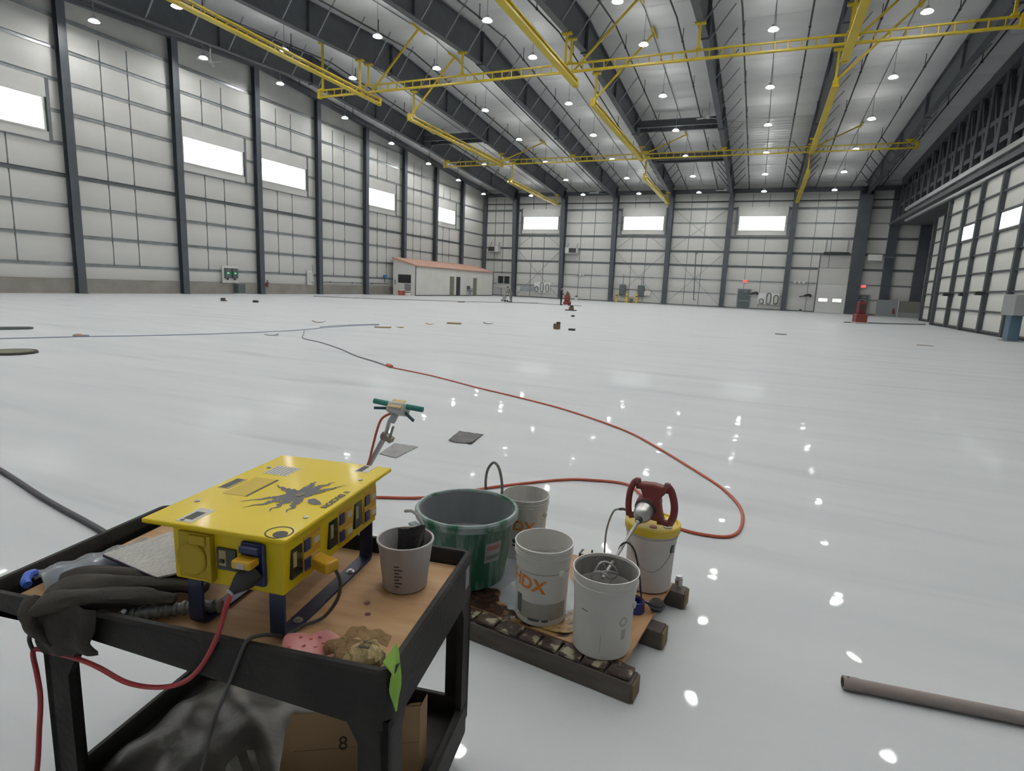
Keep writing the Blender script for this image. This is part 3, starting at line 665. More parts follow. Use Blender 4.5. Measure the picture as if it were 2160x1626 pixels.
t = T('wash_bay_screen', 'low grey partition with a glazed end in the back right corner', 'partition', (15.4, YB - 1.6, 0))
obj('panel', MB().box(-2.3, -.1, -.06, .06, 0, 1.95), m_grey, t); obj('panel', MB().box(0.0, 2.2, -.06, .06, .55, 1.9), mat('dull_glazing', (.2, .2, .18), .15), t); obj('plinth', MB().box(0, 2.2, -.08, .08, 0, .55), m_grey, t); obj('post', MB().box(-.1, 0, -.1, .1, 0, 2.0), m_whitem, t)
t = T('red_extinguisher', 'red fire extinguisher hung on the partition in the back right corner', 'extinguisher', (14.9, YB - 1.77, .35)); obj('cylinder', MB().lathe([(0, 0), (.11, .01), (.11, .5), (.03, .6)], 12), m_red, t, smooth=True); obj('valve', MB().box(-.06, .06, -.03, .03, .58, .68), m_black, t)
t = T('dock_post', 'blue-grey steel box post before the hangar door at the right picture edge', 'post', (12.45, 38.7, 0))
obj('post', MB().box(-.25, .25, -.35, .35, 0, 1.35), mat('blue_steel', (.10, .17, .24), .4, .3), t, bevel=.03); obj('cabinet', MB().box(-.35, .35, -.85, .85, 1.35, 2.45), m_lightsteel, t, bevel=.03); obj('foot', MB().box(-.4, .4, -.5, .5, 0, .04), m_grey, t)
for k, (y, z) in enumerate(((46.8, 2.45), (50.95, 2.4), (54.9, 2.4))):
    t = T('door_latch', 'small black latch box on a hangar door post, %s from the back wall' % ORD[2 - k], 'latch', (13.12 if k else 12.9, y, z), 0, 'hangar door latches'); obj('case', MB().box(-.12, .35, -.28, .1, 0, .22), m_black, t); obj('lever', MB().box(-.16, -.12, -.2, 0, .05, .2), m_dgrey, t)
# ceiling fans
def fan(label, x, y, zt, rodz, r=1.05):
    t = T('ceiling_fan', label, 'ceiling fan', (x, y, zt), 0, 'white ceiling fans')
    obj('rod', MB().tube([(0, 0, .1), (0, 0, rodz - zt)], .05), m_white, t); obj('motor', MB().lathe([(.02, .16), (.17, .14), (.18, -.08), (.02, -.12)], 14), m_white, t, smooth=True)
    for k in range(3):
        a = k * 2.094 + .35 + x; obj('blade', MB().box(.15, r, -.1, .1, -.02, .02, rz(a) @ rx(.2)), m_white, t)
fan('small white ceiling fan near the top of the left wall', -40.0, 34.2, 17.3, roofz(34.2) - .02, 1.0)
fan('small white ceiling fan beside the pair of dark beams', -5.9, 56.2, 17.0, roofz(56.2) - .02)
fan('small white ceiling fan in front of the back wall, right of centre', -5.6, 81.6, 14.9, roofz(81.6) - .02, 1.2)
fan('small white ceiling fan in front of the back wall, left of centre', -22.4, 81.6, 14.9, roofz(81.6) - .02, 1.2)

# ------------------------------------------------------------------ people and machines on the far floor
def person(label, loc, rot, joints, cloth, legs):
    """joints: name -> (x,y,z,r); one skinned body, head and hair as parts"""
    names = ['pelvis', 'belly', 'chest', 'neck', 'sl', 'el', 'hl', 'sr', 'er', 'hr', 'pl', 'kl', 'al', 'tl', 'pr', 'kr', 'ar', 'tr']
    edges = [('pelvis', 'belly'), ('belly', 'chest'), ('chest', 'neck'), ('chest', 'sl'), ('sl', 'el'), ('el', 'hl'), ('chest', 'sr'), ('sr', 'er'), ('er', 'hr'), ('pelvis', 'pl'), ('pl', 'kl'), ('kl', 'al'), ('al', 'tl'), ('pelvis', 'pr'), ('pr', 'kr'), ('kr', 'ar'), ('ar', 'tr')]
    me = bpy.data.meshes.new('body'); me.from_pydata([joints[n][:3] for n in names], [(names.index(a), names.index(b)) for a, b in edges], [])
    me.materials.append(cloth)
    t = T('person', label, 'person', loc, rot)
    b = link('body', me, t); b.modifiers.new('skin', 'SKIN'); sv = me.skin_vertices[0].data
    for k, n in enumerate(names): sv[k].radius = (joints[n][3], joints[n][3] * (.8 if n in ('belly', 'chest', 'pelvis') else 1)); sv[k].use_root = n == 'pelvis'
    sd = b.modifiers.new('sub', 'SUBSURF'); sd.levels = 1; sd.render_levels = 1
    n = Vector(joints['neck'][:3]); hd = Vector(joints['head'])
    h = MB().lathe([(.001, -.12), (.05, -.11), (.075, -.05), (.082, .03), (.07, .09), (.03, .118), (.001, .12)], 12, hd); h.cbox(hd + Vector((.085, 0, -.01)), (.03, .025, .04)); h.tube([n, hd - Vector((0, 0, .08))], .05)
    for s in (-1, 1): h.cbox(hd + Vector((0, s * .085, 0)), (.03, .015, .05))
    obj('head', h, m_skin, t, smooth=True)
    obj('hair', MB().lathe([(.088, .02), (.085, .07), (.06, .115), (.001, .13)], 12, hd - Vector((.012, 0, 0))), m_cap, t, smooth=True)
    for k in ('hl', 'hr'):
        c = Vector(joints[k][:3]); g = MB().cbox(c, (.09, .05, .06))
        for q in range(4): g.bar(c + Vector((.04, -.03 + .02 * q, -.01)), c + Vector((.085, -.03 + .02 * q, -.05)), .016)
        g.bar(c + Vector((.0, .04, .0)), c + Vector((.05, .06, -.02)), .018)
        obj('hand', g, m_skin, t)
    for k in ('l', 'r'):
        a = Vector(joints['t' + k][:3]); obj('shoe', MB().cbox((a.x - .06, a.y, .045), (.28, .1, .09)), m_black, t, bevel=.02)
stand = dict(pelvis=(0, 0, .98, .15), belly=(0, 0, 1.14, .14), chest=(.01, 0, 1.36, .16), neck=(.02, 0, 1.5, .06), sl=(0, .2, 1.42, .07), el=(.05, .26, 1.14, .055), hl=(.28, .2, 1.02, .04), sr=(0, -.2, 1.42, .07), er=(.08, -.26, 1.15, .055), hr=(.32, -.16, 1.05, .04), pl=(0, .1, .9, .1), kl=(.03, .12, .5, .075), al=(0, .13, .1, .05), tl=(.14, .13, .05, .04), pr=(0, -.1, .9, .1), kr=(.03, -.12, .5, .075), ar=(0, -.13, .1, .05), tr=(.14, -.13, .05, .04), head=(.04, 0, 1.64))
person('person in dark clothes standing behind the red machine before the back wall', (-18.25, 55.5, 0), math.radians(10), stand, m_dcloth, None)
bend = dict(stand); bend.update(belly=(.08, 0, 1.12, .14), chest=(.25, 0, 1.28, .16), neck=(.36, 0, 1.38, .06), sl=(.24, .2, 1.32, .07), el=(.36, .24, 1.06, .055), hl=(.55, .14, .95, .04), sr=(.24, -.2, 1.32, .07), er=(.36, -.24, 1.06, .055), hr=(.55, -.14, .95, .04), head=(.46, 0, 1.47))
person('person in grey clothes stooping over a grinder beside the office', (-23.7, 55.6, 0), math.radians(170), bend, m_gcloth, None)
t = T('floor_grinder', 'grey walk-behind floor grinder pushed by the stooping person', 'floor grinder', (-24.45, 55.5, 0), math.radians(170))
obj('deck', MB().lathe([(0, .06), (.3, .06), (.33, .16), (.3, .26), (.1, .3), (0, .3)], 16), m_grey, t); obj('motor', MB().lathe([(.16, .3), (.16, .62), (.1, .68), (0, .68)], 14), m_lightsteel, t); obj('handle', MB().tube([(-.1, 0, .3), (-.55, 0, .8), (-.62, .2, .95), (-.62, -.2, .95)], .025), m_black, t)
for s in (-1, 1): obj('wheel', MB().lathe([(.1, -.03), (.1, .03)], 12, (-.3, s * .22, .1), rx(math.pi / 2), True, True), m_black, t)
t = T('red_floor_machine', 'red walk-behind floor machine in front of the dark-clothed person', 'floor machine', (-17.55, 55.4, 0), math.radians(15))
obj('deck', MB().box(-.38, .38, -.3, .3, .06, .4), m_red, t, bevel=.05); obj('tank', MB().box(-.3, .28, -.26, .26, .4, 1.0), m_red, t, bevel=.08); obj('engine', MB().lathe([(.18, 1.0), (.2, 1.15), (.12, 1.3), (0, 1.32)], 12), m_brown, t); obj('handle', MB().tube([(.25, .2, .8), (-.1, .22, 1.45), (-.1, -.22, 1.45), (.25, -.2, .8)], .03), m_red, t); obj('skirt', MB().box(-.42, .42, -.34, .34, .02, .1), m_white, t)
for s in (-1, 1): obj('wheel', MB().lathe([(.12, -.04), (.12, .04)], 12, (.2, s * .34, .12), rx(math.pi / 2), True, True), m_black, t)
t = T('tall_floor_machine', 'tall red machine standing alone before the right-hand columns', 'floor machine', (7.35, 52.7, 0), .3)
obj('base', MB().box(-.42, .42, -.35, .35, .08, .75), m_red, t, bevel=.05); obj('mast', MB().box(-.28, .28, -.22, .22, .75, 1.7), mat('dark_red', (.16, .02, .02), .5), t, bevel=.05); obj('panel', MB().box(-.2, .2, -.24, -.22, 1.0, 1.5), m_dark, t); obj('top_handle', MB().tube([(-.2, 0, 1.7), (-.2, 0, 1.85), (.2, 0, 1.85), (.2, 0, 1.7)], .03), m_grey, t); obj('skirt', MB().box(-.45, .45, -.4, .4, .02, .1), m_whitem, t)
for s in (-1, 1): obj('wheel', MB().lathe([(.09, -.03), (.09, .03)], 12, (s * .3, .3, .09), ry(math.pi / 2), True, True), m_black, t)
tag(obj('floor_hose', MB().tube(smoothpath([(6.3, 52.6, .03), (7.2, 53.6, .03), (10, 55.5, .03), (13.0, 58.6, .03)]), .035), m_black), 'black hose on the floor running from the red machine to the hangar door', 'hose')
tag(obj('floor_hose', MB().tube(smoothpath([(-36.6, 41, .02), (-32, 43.3, .02), (-25.2, 50.2, .02), (-21.4, 55.4, .02), (-17.6, 55.8, .02), (-16.2, 55.9, .02)]), .022), m_dgrey), 'thin dark hose along the far floor from the left wall to the red machine', 'hose')
tag(obj('floor_strip', MB().box(-.0, 3.4, -.06, .06, 0, .025, Matrix.Translation((-24.2, 56.0, 0)) @ rz(.75)), m_dark), 'long dark strip on the floor right of the stooping person', 'strip')
t = T('scrap_stack', 'dark pile of parts on a flat tray on the floor right of the red machine', 'pile', (-13.55, 43.8, 0)); obj('tray', MB().box(-.4, .4, -.25, .25, 0, .07), m_dark, t); obj('block', MB().box(-.12, .2, -.15, .15, .07, .28), m_brown, t); obj('block', MB().box(-.06, .17, -.1, .1, .28, .42), m_dark, t)
t = T('white_jug', 'small white jug with a black top on the floor right of the red machine', 'jug', (-24.2, YB - 4, 0)); obj('body', MB().lathe([(0, 0), (.25, 0), (.27, .35), (.1, .5)], 12), m_white, t); obj('cap', MB().lathe([(.2, .5), (.24, .55), (.0, .68)], 12), m_black, t)
t = T('black_cone', 'small black-topped cone on the floor left of the overhead door', 'cone', (4.9, YB - .9, 0)); obj('foot', MB().box(-.25, .25, -.2, .2, 0, .08), m_white, t); obj('top', MB().lathe([(.2, .08), (.16, .25), (.04, .33), (0, .34)], 10), m_black, t)

def lump(name, label, cat, x, y, parts):
    t = T(name, label, cat, (x, y, 0))
    for nm, m, c, d, rot in parts: obj(nm, MB().cbox(c, d, rz(rot)), m, t, bevel=min(d) * .2)
lump('chipped_block', 'small brown block of debris on the floor below the red floor machine', 'debris', -7.93, 23.76, [('chunk', m_brown, (0, 0, .12), (.3, .25, .24), .3), ('chunk', m_dark, (.08, -.05, .27), (.15, .14, .1), .8)])
lump('dark_puck', 'small dark puck on the floor right of the brown debris block', 'debris', -7.2, 23.6, [('puck', m_dark, (0, 0, .04), (.28, .2, .08), .2)])
lump('dark_stub', 'tiny dark stub on the floor between the tray pile and the brown debris block', 'debris', -10.6, 34.8, [('stub', m_dark, (0, 0, .05), (.2, .2, .1), .2)])
lump('wall_side_debris', 'small dark upright stub on the floor below the green-lit units', 'debris', -30.8, 26.5, [('chunk', m_dark, (0, 0, .1), (.25, .2, .2), .3), ('flap', m_brown, (.15, 0, .03), (.2, .16, .05), .1)])
lump('wall_side_puck', 'small dark lump on the floor right of the upright stub', 'debris', -28.95, 27.3, [('chunk', m_dark, (0, 0, .07), (.3, .22, .14), .3)])
def flat(name, label, cat, x, y, w, d, rot, m, curl=.03, th=.012):
    o = obj(name, MB().sheet(6, 4, lambda u, v: ((u - .5) * w, (v - .5) * d, th + curl * (abs(u - .5) * 2) ** 3), th), m, None, (x, y, 0), rot, smooth=True)
    return tag(o, label, cat)
flat('ochre_patch', 'ochre cardboard patch on the floor beside the end of the blue line', 'cardboard', -12.95, 18.2, .62, .55, .6, m_ochre, .01)
flat('ochre_offcut', 'small ochre offcut just right of the ochre patch', 'cardboard', -12.55, 18.75, .22, .3, .9, m_ochre, .01)
flat('curled_paper', 'curled brown and black paper scrap on the floor left of the ochre patch', 'paper', -15.9, 18.1, .5, .2, .6, m_brown, .06)
flat('grey_leaf_scrap', 'grey leaf-shaped scrap on the floor left of the grey cord knot', 'scrap', -13.3, 13.1, .38, .22, .9, m_grey, .03)
flat('tan_scrap', 'pinkish scrap on the floor right of the ochre patch', 'scrap', -12.7, 21.2, .35, .3, .4, mat('pink_scrap', (.45, .25, .2), .8), .04)
flat('brown_board', 'thin brown board on the floor, middle of the scraps right of the ochre patch', 'board', -12.2, 22.4, .6, .3, .3, m_ochre, .0, .05)
flat('dark_offcut', 'dark bent offcut at the right end of the row of scraps', 'scrap', -11.25, 23.9, .45, .25, .3, m_dark, .05)
flat('far_brown_strip', 'small brown strip on the far floor below the office doors', 'scrap', -25.2, 47.5, .7, .3, .5, m_brown, .02, .05)
flat('black_plate', 'small black oval plate on the bare floor right of centre', 'plate', 1.1, 31.0, .5, .6, 0, m_dark, .0)
flat('thin_stick', 'thin brown stick on the floor near the hangar doors', 'stick', 6.7, 29.7, .6, .06, .1, m_brown, 0, .02)
t = T('round_drain_lid', 'round olive lid in a shallow dark rim at the left picture edge', 'drain lid', (-13.75, 6.75, 0)); obj('lid', MB().lathe([(0, .05), (.33, .05), (.36, .03)], 28), mat('olive_lid', (.10, .10, .06), .6, col2=(.16, .17, .09), scale=3), t); obj('rim', MB().lathe([(.36, .0), (.36, .045), (.41, .045), (.42, 0)], 28), m_dark, t)
tag(obj('wire_loop', MB().tube(smoothpath([(-19.6, 7.2, .03), (-18.9, 8.6, .03), (-18.5, 9.5, .03), (-18.75, 9.6, .03), (-19.2, 8.8, .03), (-20.2, 7.3, .03)]), .03, 6), m_dgrey), 'looped dark cable on the floor at the left picture edge above the drain lid', 'cable')
m_bluec = mat('pale_blue_cord', (.30, .36, .46), .5); m_greyc = mat('grey_cord', (.20, .22, .24), .5); m_orange = mat('orange_cord', (.50, .105, .055), .45); m_redc = mat('red_cord', (.36, .035, .04), .4)
def cord(name, label, pts, r, m, k=8): return tag(obj(name, MB().tube(smoothpath(pts, k), r, 8), m, smooth=True), label, 'cord')
z = .012
cord('extension_cord', 'thin pale blue cord looping across the floor from the left edge', [(-17.5, 5.6, z), (-16.46, 7.87, z), (-15.84, 9.28, z), (-14.9, 11.1, z), (-14.2, 13.2, z), (-13.95, 14.9, z), (-14.1, 16.6, z), (-14.0, 18.3, z), (-13.7, 18.9, z), (-13.95, 19.1, z), (-14.4, 17.6, z), (-14.35, 16.4, z)], .012, m_bluec)
cord('extension_cord', 'dark grey cord on the floor between the blue cord and the orange plug', [(-13.8, 15.0, z), (-12.9, 14.0, z), (-12.0, 13.0, z), (-11.0, 12.55, z), (-9.6, 11.7, z), (-8.5, 10.9, z), (-7.6, 10.4, z), (-7.05, 10.05, z)], .016, m_greyc)
t = T('cord_connector', 'orange plug joining the grey cord to the orange cord on the floor', 'plug', (-6.95, 10.0, .03), -.55); obj('plug', MB().lathe([(.015, -.12), (.035, -.1), (.04, 0), (.03, .0)], 10, (0, 0, 0), ry(math.pi / 2)), mat('orange_plug', (.45, .10, .05), .5), t); obj('socket', MB().lathe([(.04, 0), (.04, .1), (.02, .16)], 10, (0, 0, 0), ry(math.pi / 2)), MATS['orange_plug'], t)
t = T('cord_knot', 'small pinkish cord joint on the blue cord near the left edge', 'plug', (-15.95, 9.3, .03), .9); obj('plug', MB().lathe([(.02, -.12), (.05, -.06), (.05, .05), (.02, .12)], 10, (0, 0, 0), ry(math.pi / 2)), mat('pale_pink_plug', (.5, .34, .28), .6), t); obj('wrap', MB().tube([(.1, 0, 0), (.22, .02, -.01)], .03), m_bluec, t)
cord('extension_cord', 'long orange extension cord looping over the floor around the mixing buckets', [(-6.85, 9.93, z), (-5.6, 9.5, z), (-4.44, 8.94, z), (-3.4, 8.5, z), (-2.59, 8.11, z), (-1.9, 7.65, z), (-1.33, 7.18, z), (-.9, 6.65, z), (-.51, 6.11, z), (-.28, 5.78, z), (-.11, 5.5, z), (.03, 5.12, z), (.06, 4.78, z), (.02, 4.5, z), (-.1, 4.38, z), (-.36, 4.38, z), (-.6, 4.55, z), (-.8, 5.0, z), (-.97, 5.2, z), (-1.25, 5.16, z), (-1.55, 5.0, z), (-2.02, 4.5, z), (-2.25, 4.15, z), (-2.46, 3.95, z), (-2.77, 3.79, z), (-3.1, 3.6, z)], .0125, m_orange)
cord('power_cable', 'thick dark cable on the floor running from the left edge behind the cart', [(-7.2, 2.95, .02), (-5.93, 2.73, .02), (-4.86, 2.51, .02), (-3.83, 2.33, .02), (-3.0, 2.1, .02), (-2.5, 1.9, .02)], .02, mat('dark_rubber_cable', (.05, .05, .06), .5))
# ------------------------------------------------------------------ utility cart
CART = (-1.441, 1.343, 0.0); CA = math.radians(9.8)
m_cart = mat('dark_grey_cart_plastic', (0.0155, 0.0148, 0.0142), 0.6, col2=(0.032, 0.030, 0.028), spec=.3, scale=6, lo=.45, hi=.8, bump=.08, bscale=60)
m_ply = mat('raw_plywood', (0.46, 0.27, 0.13), 0.6, col2=(0.56, 0.36, 0.19), scale=2.5, stretch=(1, 7, 1), detail=6)
m_bolt = mat('zinc_bolt', (0.55, 0.55, 0.55), 0.3, 0.9)
m_trayfloor = mat('grey_tray_floor', (0.10, 0.10, 0.095), 0.7, col2=(0.17, 0.165, 0.15), scale=5)
cart = thing('utility_cart', 'dark grey two-shelf utility cart carrying the yellow power box', 'cart', CART, CA)
def tray(name, x0, x1, y0, y1, zf, zt, zb, t=.028, rad=.04):
    def rr(o):
        pts = []
        r = max(.012, rad - o); X0, X1, Y0, Y1 = x0 + o, x1 - o, y0 + o, y1 - o
        for cx, cy, a0 in ((X1 - r, Y1 - r, 0), (X0 + r, Y1 - r, 90), (X0 + r, Y0 + r, 180), (X1 - r, Y0 + r, 270)):
            for k in range(5): a = math.radians(a0 + k * 22.5); pts.append((cx + r * math.cos(a), cy + r * math.sin(a)))
        return pts
    O, I = rr(0), rr(t); n = len(O); mb = MB()
    ring = lambda P, z: [(x, y, z) for x, y in P]
    vs = ring(O, zb) + ring(O, zt - .008) + ring(rr(.008), zt) + ring(rr(t - .006), zt) + ring(I, zt - .008) + ring(I, zf) + ring(I, zf - .02) + ring(I, zb)
    fs = []
    L = [0, 1, 2, 3, 4, 5]
    for a, b in zip(L[:-1], L[1:]):
        for k in range(n): fs.append((a * n + k, a * n + (k + 1) % n, b * n + (k + 1) % n, b * n + k))
    for a, b in ((6, 7), (7, 0)):
        for k in range(n): fs.append((a * n + k, a * n + (k + 1) % n, b * n + (k + 1) % n, b * n + k))
    fs.append(tuple(5 * n + k for k in range(n))); fs.append(tuple(6 * n + k for k in range(n))[::-1])
    vs = [(x, y, z if not (name == 'top' and x < -.44 and z < zb + .001) else zb + (.795 - zb) * min(1, (-.44 - x) / .2)) for x, y, z in vs]
    mb.add(vs, fs); return mb
CX0, CX1, CY0, CY1 = -.70, .645, -.382, .335
obj('top_tray', tray('top', CX0, CX1, CY0, CY1, .765, .84, .675), m_cart, cart, smooth=True, sharp=40)
obj('bottom_tray', tray('bot', -.47, .645, -.372, .33, .175, .245, .12), m_cart, cart, smooth=True, sharp=40)
def leg(x, y, sx, sy):
    """L section corner leg, a little wider at the top and bottom"""
    mb = MB(); w = .085; t = .022
    for (ax, ay) in ((sx, 0), (0, sy)):
        zz = [.16, .24, .62, .70]; ww = [w * 1.35, w, w, w * 1.5]
        vs = []
        for z, q in zip(zz, ww):
            if ax: P = [(x, y), (x - sx * q, y), (x - sx * q, y - sy * t), (x, y - sy * t)]
            else: P = [(x, y), (x - sx * t, y), (x - sx * t, y - sy * q), (x, y - sy * q)]
            vs += [(px, py, z) for px, py in P]
        fs = [(0, 1, 2, 3), (12, 15, 14, 13)]
        for i in range(3):
            for k in range(4): fs.append((i * 4 + k, i * 4 + (k + 1) % 4, i * 4 + 4 + (k + 1) % 4, i * 4 + 4 + k))
        mb.add(vs, fs)
    return mb
for x, sx in ((.64, 1), (-.455, -1)):
    for y, sy in ((-.376, -1), (.33, 1)): obj('leg', leg(x, y, sx, sy), m_cart, cart)
for x in (.55, -.37):
    for y in (-.29, .26):
        c = obj('caster', MB().lathe([(.02, -.018), (.062, -.018), (.066, 0), (.062, .018), (.02, .018)], 20, (x, y, .066), rx(math.pi / 2), True, True), m_black, cart, smooth=True)
        obj('fork', MB().box(x - .04, x + .04, y - .035, y + .035, .115, .13).box(x - .012, x + .012, y - .032, y - .024, .06, .12).box(x - .012, x + .012, y + .024, y + .032, .06, .12), m_grey, c)
obj('size_sticker', MB().box(.6452, .6465, .235, .275, .735, .81), mat('grey_sticker', (.25, .27, .29), .5), cart)
tag(obj('plywood_sheet', MB().box(-.64, .612, -.348, .302, .767, .785), m_ply, None, CART, CA), 'bare plywood sheet lying in the top tray of the cart', 'plywood')

# ------------------------------------------------------------------ yellow power distribution box
m_py = mat('glossy_yellow_enamel', (0.80, 0.60, 0.008), 0.38, col2=(0.74, 0.57, 0.02), scale=4, lo=.4, hi=.75, coat=.12, croug=.1, spec=.3)
m_pyd = mat('dull_yellow_cover', (0.46, 0.33, 0.012), 0.55)
m_pb = mat('outlet_blue', (0.012, 0.022, 0.11), 0.35); m_navy = mat('navy_strap', (0.012, 0.02, 0.06), 0.4, col2=(0.03, 0.04, 0.09), scale=6)
m_ink = mat('black_print', (0.03, 0.028, 0.02), 0.5); m_lab = mat('white_label', (0.62, 0.60, 0.55), 0.45); m_spid = mat('grey_print', (0.075, 0.075, 0.08), 0.45)
m_smoke = mat('smoked_breaker_window', (0.02, 0.025, 0.018), 0.15); m_amber = mat('amber_cover', (0.62, 0.36, 0.02), 0.4)
box = thing('power_box', 'yellow spider power distribution box on navy legs on the cart', 'power box', CART, CA)
bd = MB(); b0 = [(-.068, -.278), (.282, -.278), (.282, .275), (-.068, .275)]; b1 = [(-.064, -.285), (.294, -.285), (.294, .255), (-.064, .255)]
bd.add([(x, y, .93) for x, y in b0] + [(x, y, 1.092) for x, y in b1], [(3, 2, 1, 0), (4, 5, 6, 7)] + [(k, (k + 1) % 4, 4 + (k + 1) % 4, 4 + k) for k in range(4)])
obj('body', bd, m_py, box, bevel=.004)
LZ = 1.107
lid = obj('lid', MB().box(-.152, .308, -.302, .355, 1.092, LZ), m_py, box, bevel=.005)
for x, y in ((-.1, -.149), (-.101, .198), (.272, -.152), (.265, .192)):
    obj('screw', MB().lathe([(.0075, 0), (.0075, .003), (.004, .005), (0, .005)], 12, (x, y, LZ)), m_bolt, lid, smooth=True)
def sticker(x0, x1, y0, y1, m, rot=0, name='label'): 
    return obj(name, MB().cbox(((x0 + x1) / 2, (y0 + y1) / 2, LZ + .0004), (x1 - x0, y1 - y0, .0008), rz(rot)), m, lid)
a = sticker(-.085, .01, .14, .232, m_lab, 0); 
for k in range(6): obj('print_line', MB().box(-.078 + .014 * k, -.073 + .014 * k, .148, .222, LZ + .0008, LZ + .0012), m_grey, a)
a = sticker(-.128, -.088, -.03, .065, mat('tan_label', (.36, .29, .12), .5)); obj('print_block', MB().box(-.124, -.098, -.025, .06, LZ + .0008, LZ + .0012), m_ink, a)
a = sticker(-.078, .012, -.068, .095, mat('yellow_label', (.60, .43, .02), .5)); obj('print_line', MB().box(.004, .012, -.068, .095, LZ + .0008, LZ + .0012), m_ink, a)
a = sticker(-.052, .0, -.285, -.19, m_lab); obj('print_block', MB().box(-.042, -.012, -.268, -.215, LZ + .0008, LZ + .0012), m_ink, a); obj('print_block', MB().box(-.042, -.03, -.282, -.272, LZ + .0008, LZ + .0012), m_ink, a)
a = sticker(.2, .252, .27, .345, m_lab); obj('print_block', MB().box(.205, .228, .275, .338, LZ + .0008, LZ + .0012), m_ink, a)
a = MB().lathe([(.034, 0), (.038, 0), (.038, .001), (.034, .001)], 24, (.262, -.262, LZ)); obj('round_mark', a, m_ink, lid); obj('round_mark', MB().lathe([(0, .001), (.02, .001), (.02, 0)], 16, (.272, -.272, LZ)), m_ink, lid)
# spider-like splash emblem: body plus jagged legs
sp = MB(); zc = LZ + .0009; c0 = Vector((.15, .005))
sp.add([(.15 + .030 * math.cos(k * .524) * (1.0 + .5 * abs(math.cos(k * .524))), .005 + .036 * math.sin(k * .524), zc) for k in range(12)], [tuple(range(12))])
sp.add([(.2, -.025, zc), (.215, -.052, zc), (.245, -.06, zc), (.262, -.05, zc), (.242, -.028, zc), (.215, -.012, zc)], [tuple(range(6))])
legs = [[(.13, -.01), (.105, -.045), (.085, -.05), (.065, -.075), (.045, -.085), (.02, -.11)], [(.135, -.02), (.125, -.06), (.105, -.075), (.1, -.105), (.075, -.12), (.06, -.15)],
        [(.145, -.025), (.155, -.06), (.14, -.085), (.155, -.11), (.14, -.125), (.15, -.15)], [(.165, -.03), (.185, -.06), (.18, -.08), (.2, -.1), (.19, -.12), (.2, -.14)],
        [(.12, .01), (.1, .03), (.085, .02), (.065, .04), (.055, .035), (.035, .055)], [(.15, .03), (.14, .07), (.145, .09), (.13, .1), (.14, .115), (.128, .122)],
        [(.16, .03), (.175, .07), (.165, .085), (.19, .11), (.185, .125), (.2, .14)], [(.17, .02), (.2, .045), (.2, .06), (.225, .085), (.225, .1), (.25, .13)]]
for L in legs:
    n = len(L); zc += .00006
    for i in range(n - 1):
        zc += .00001; p, q = Vector((*L[i], zc)), Vector((*L[i + 1], zc)); w0 = .018 * (1 - i / (n - 1)) ** 1.5 + .0014; w1 = .018 * (1 - (i + 1) / (n - 1)) ** 1.5 + .0008
        d = (q - p).normalized(); s = Vector((-d.y, d.x, 0)); sp.add([p - s * w0, p + s * w0, q + s * w1, q - s * w1], [(0, 1, 2, 3)])
obj('spider_emblem', sp, m_spid, lid)
zc += .0001
obj('emblem_highlight', MB().add([(.142, -.012, zc + .0004), (.162, -.018, zc + .0004), (.168, .006, zc + .0004), (.158, .022, zc + .0004), (.146, .012, zc + .0004)], [(0, 1, 2, 3, 4)]), mat('yellow_grey_print', (.16, .14, .06), .5), lid)
tm = text_mb('ERICSON', .032, lambda v: Vector((.285 - v.y * -1.0 * 1.0 - .0, -.005 + v.x * 1.35, LZ + .001)), .0012)
tm = text_mb('ERICSON', .028, lambda v: Vector((.279 + v.y, -.012 - v.x * 1.05, LZ + .001)), .0011)
obj('lettering', tm, m_ink, lid)
obj('brand_mark', MB().box(.272, .288, .062, .078, LZ, LZ + .001), mat('dark_yellow_print', (.3, .22, .02), .5), lid)
# near face (y = -.28): inlet hatch, breaker window, blue outlet with plug
YF_ = -.2835
h = obj('inlet_plate', MB().box(-.042, .068, YF_ - .008, YF_ + .004, .945, 1.082), m_pyd, box, bevel=.003)
obj('inlet_cap', MB().lathe([(.048, .0), (.048, .008), (.043, .012), (0, .012)], 24, (.005, YF_ - .006, 1.005), rx(math.pi / 2)), m_pyd, h, smooth=True)
obj('cap_hinge', MB().box(.0, .055, YF_ - .018, YF_ - .006, 1.05, 1.078), m_pyd, h, bevel=.004); obj('side_flange', MB().box(.06, .072, YF_ - .018, YF_, .945, 1.082), m_pyd, h)
def breaker(x0, x1, z0, z1, mtx=None):
    w = obj('breaker_window', MB().box(x0, x1, YF_ - .006, YF_ + .004, z0, z1), m_smoke, box); w2 = (x1 - x0)
    obj('breaker_switch', MB().box(x0 + w2 * .12, x0 + w2 * .5, YF_ - .0068, YF_ - .006, z0 + .012, z1 - .006), mat('tan_breaker', (.36, .30, .12), .5), w); obj('toggle', MB().box(x0 + w2 * .2, x0 + w2 * .42, YF_ - .012, YF_ - .0066, z0 + .022, z0 + .032), m_ink, w)
    return w
breaker(.082, .142, .985, 1.048)
o = obj('outlet_plate', MB().box(.162, .236, YF_ - .012, YF_ + .004, .955, 1.08), m_pb, box, bevel=.006)
f = obj('outlet_flap', MB().box(.165, .224, YF_ - .055, YF_ - .012, 1.022, 1.046, ), m_amber, o, bevel=.006); obj('flap_label', MB().box(.182, .205, YF_ - .0565, YF_ - .055, 1.026, 1.042), m_lab, f); obj('flap_hinge', MB().box(.17, .23, YF_ - .03, YF_ - .012, 1.055, 1.075), m_pb, o, bevel=.004)
pl = MB().lathe([(.012, -.055), (.024, -.035), (.03, -.005), (.031, .04)], 16, (.198, YF_ - .035, .985), rx(-math.radians(60)) , True, True)
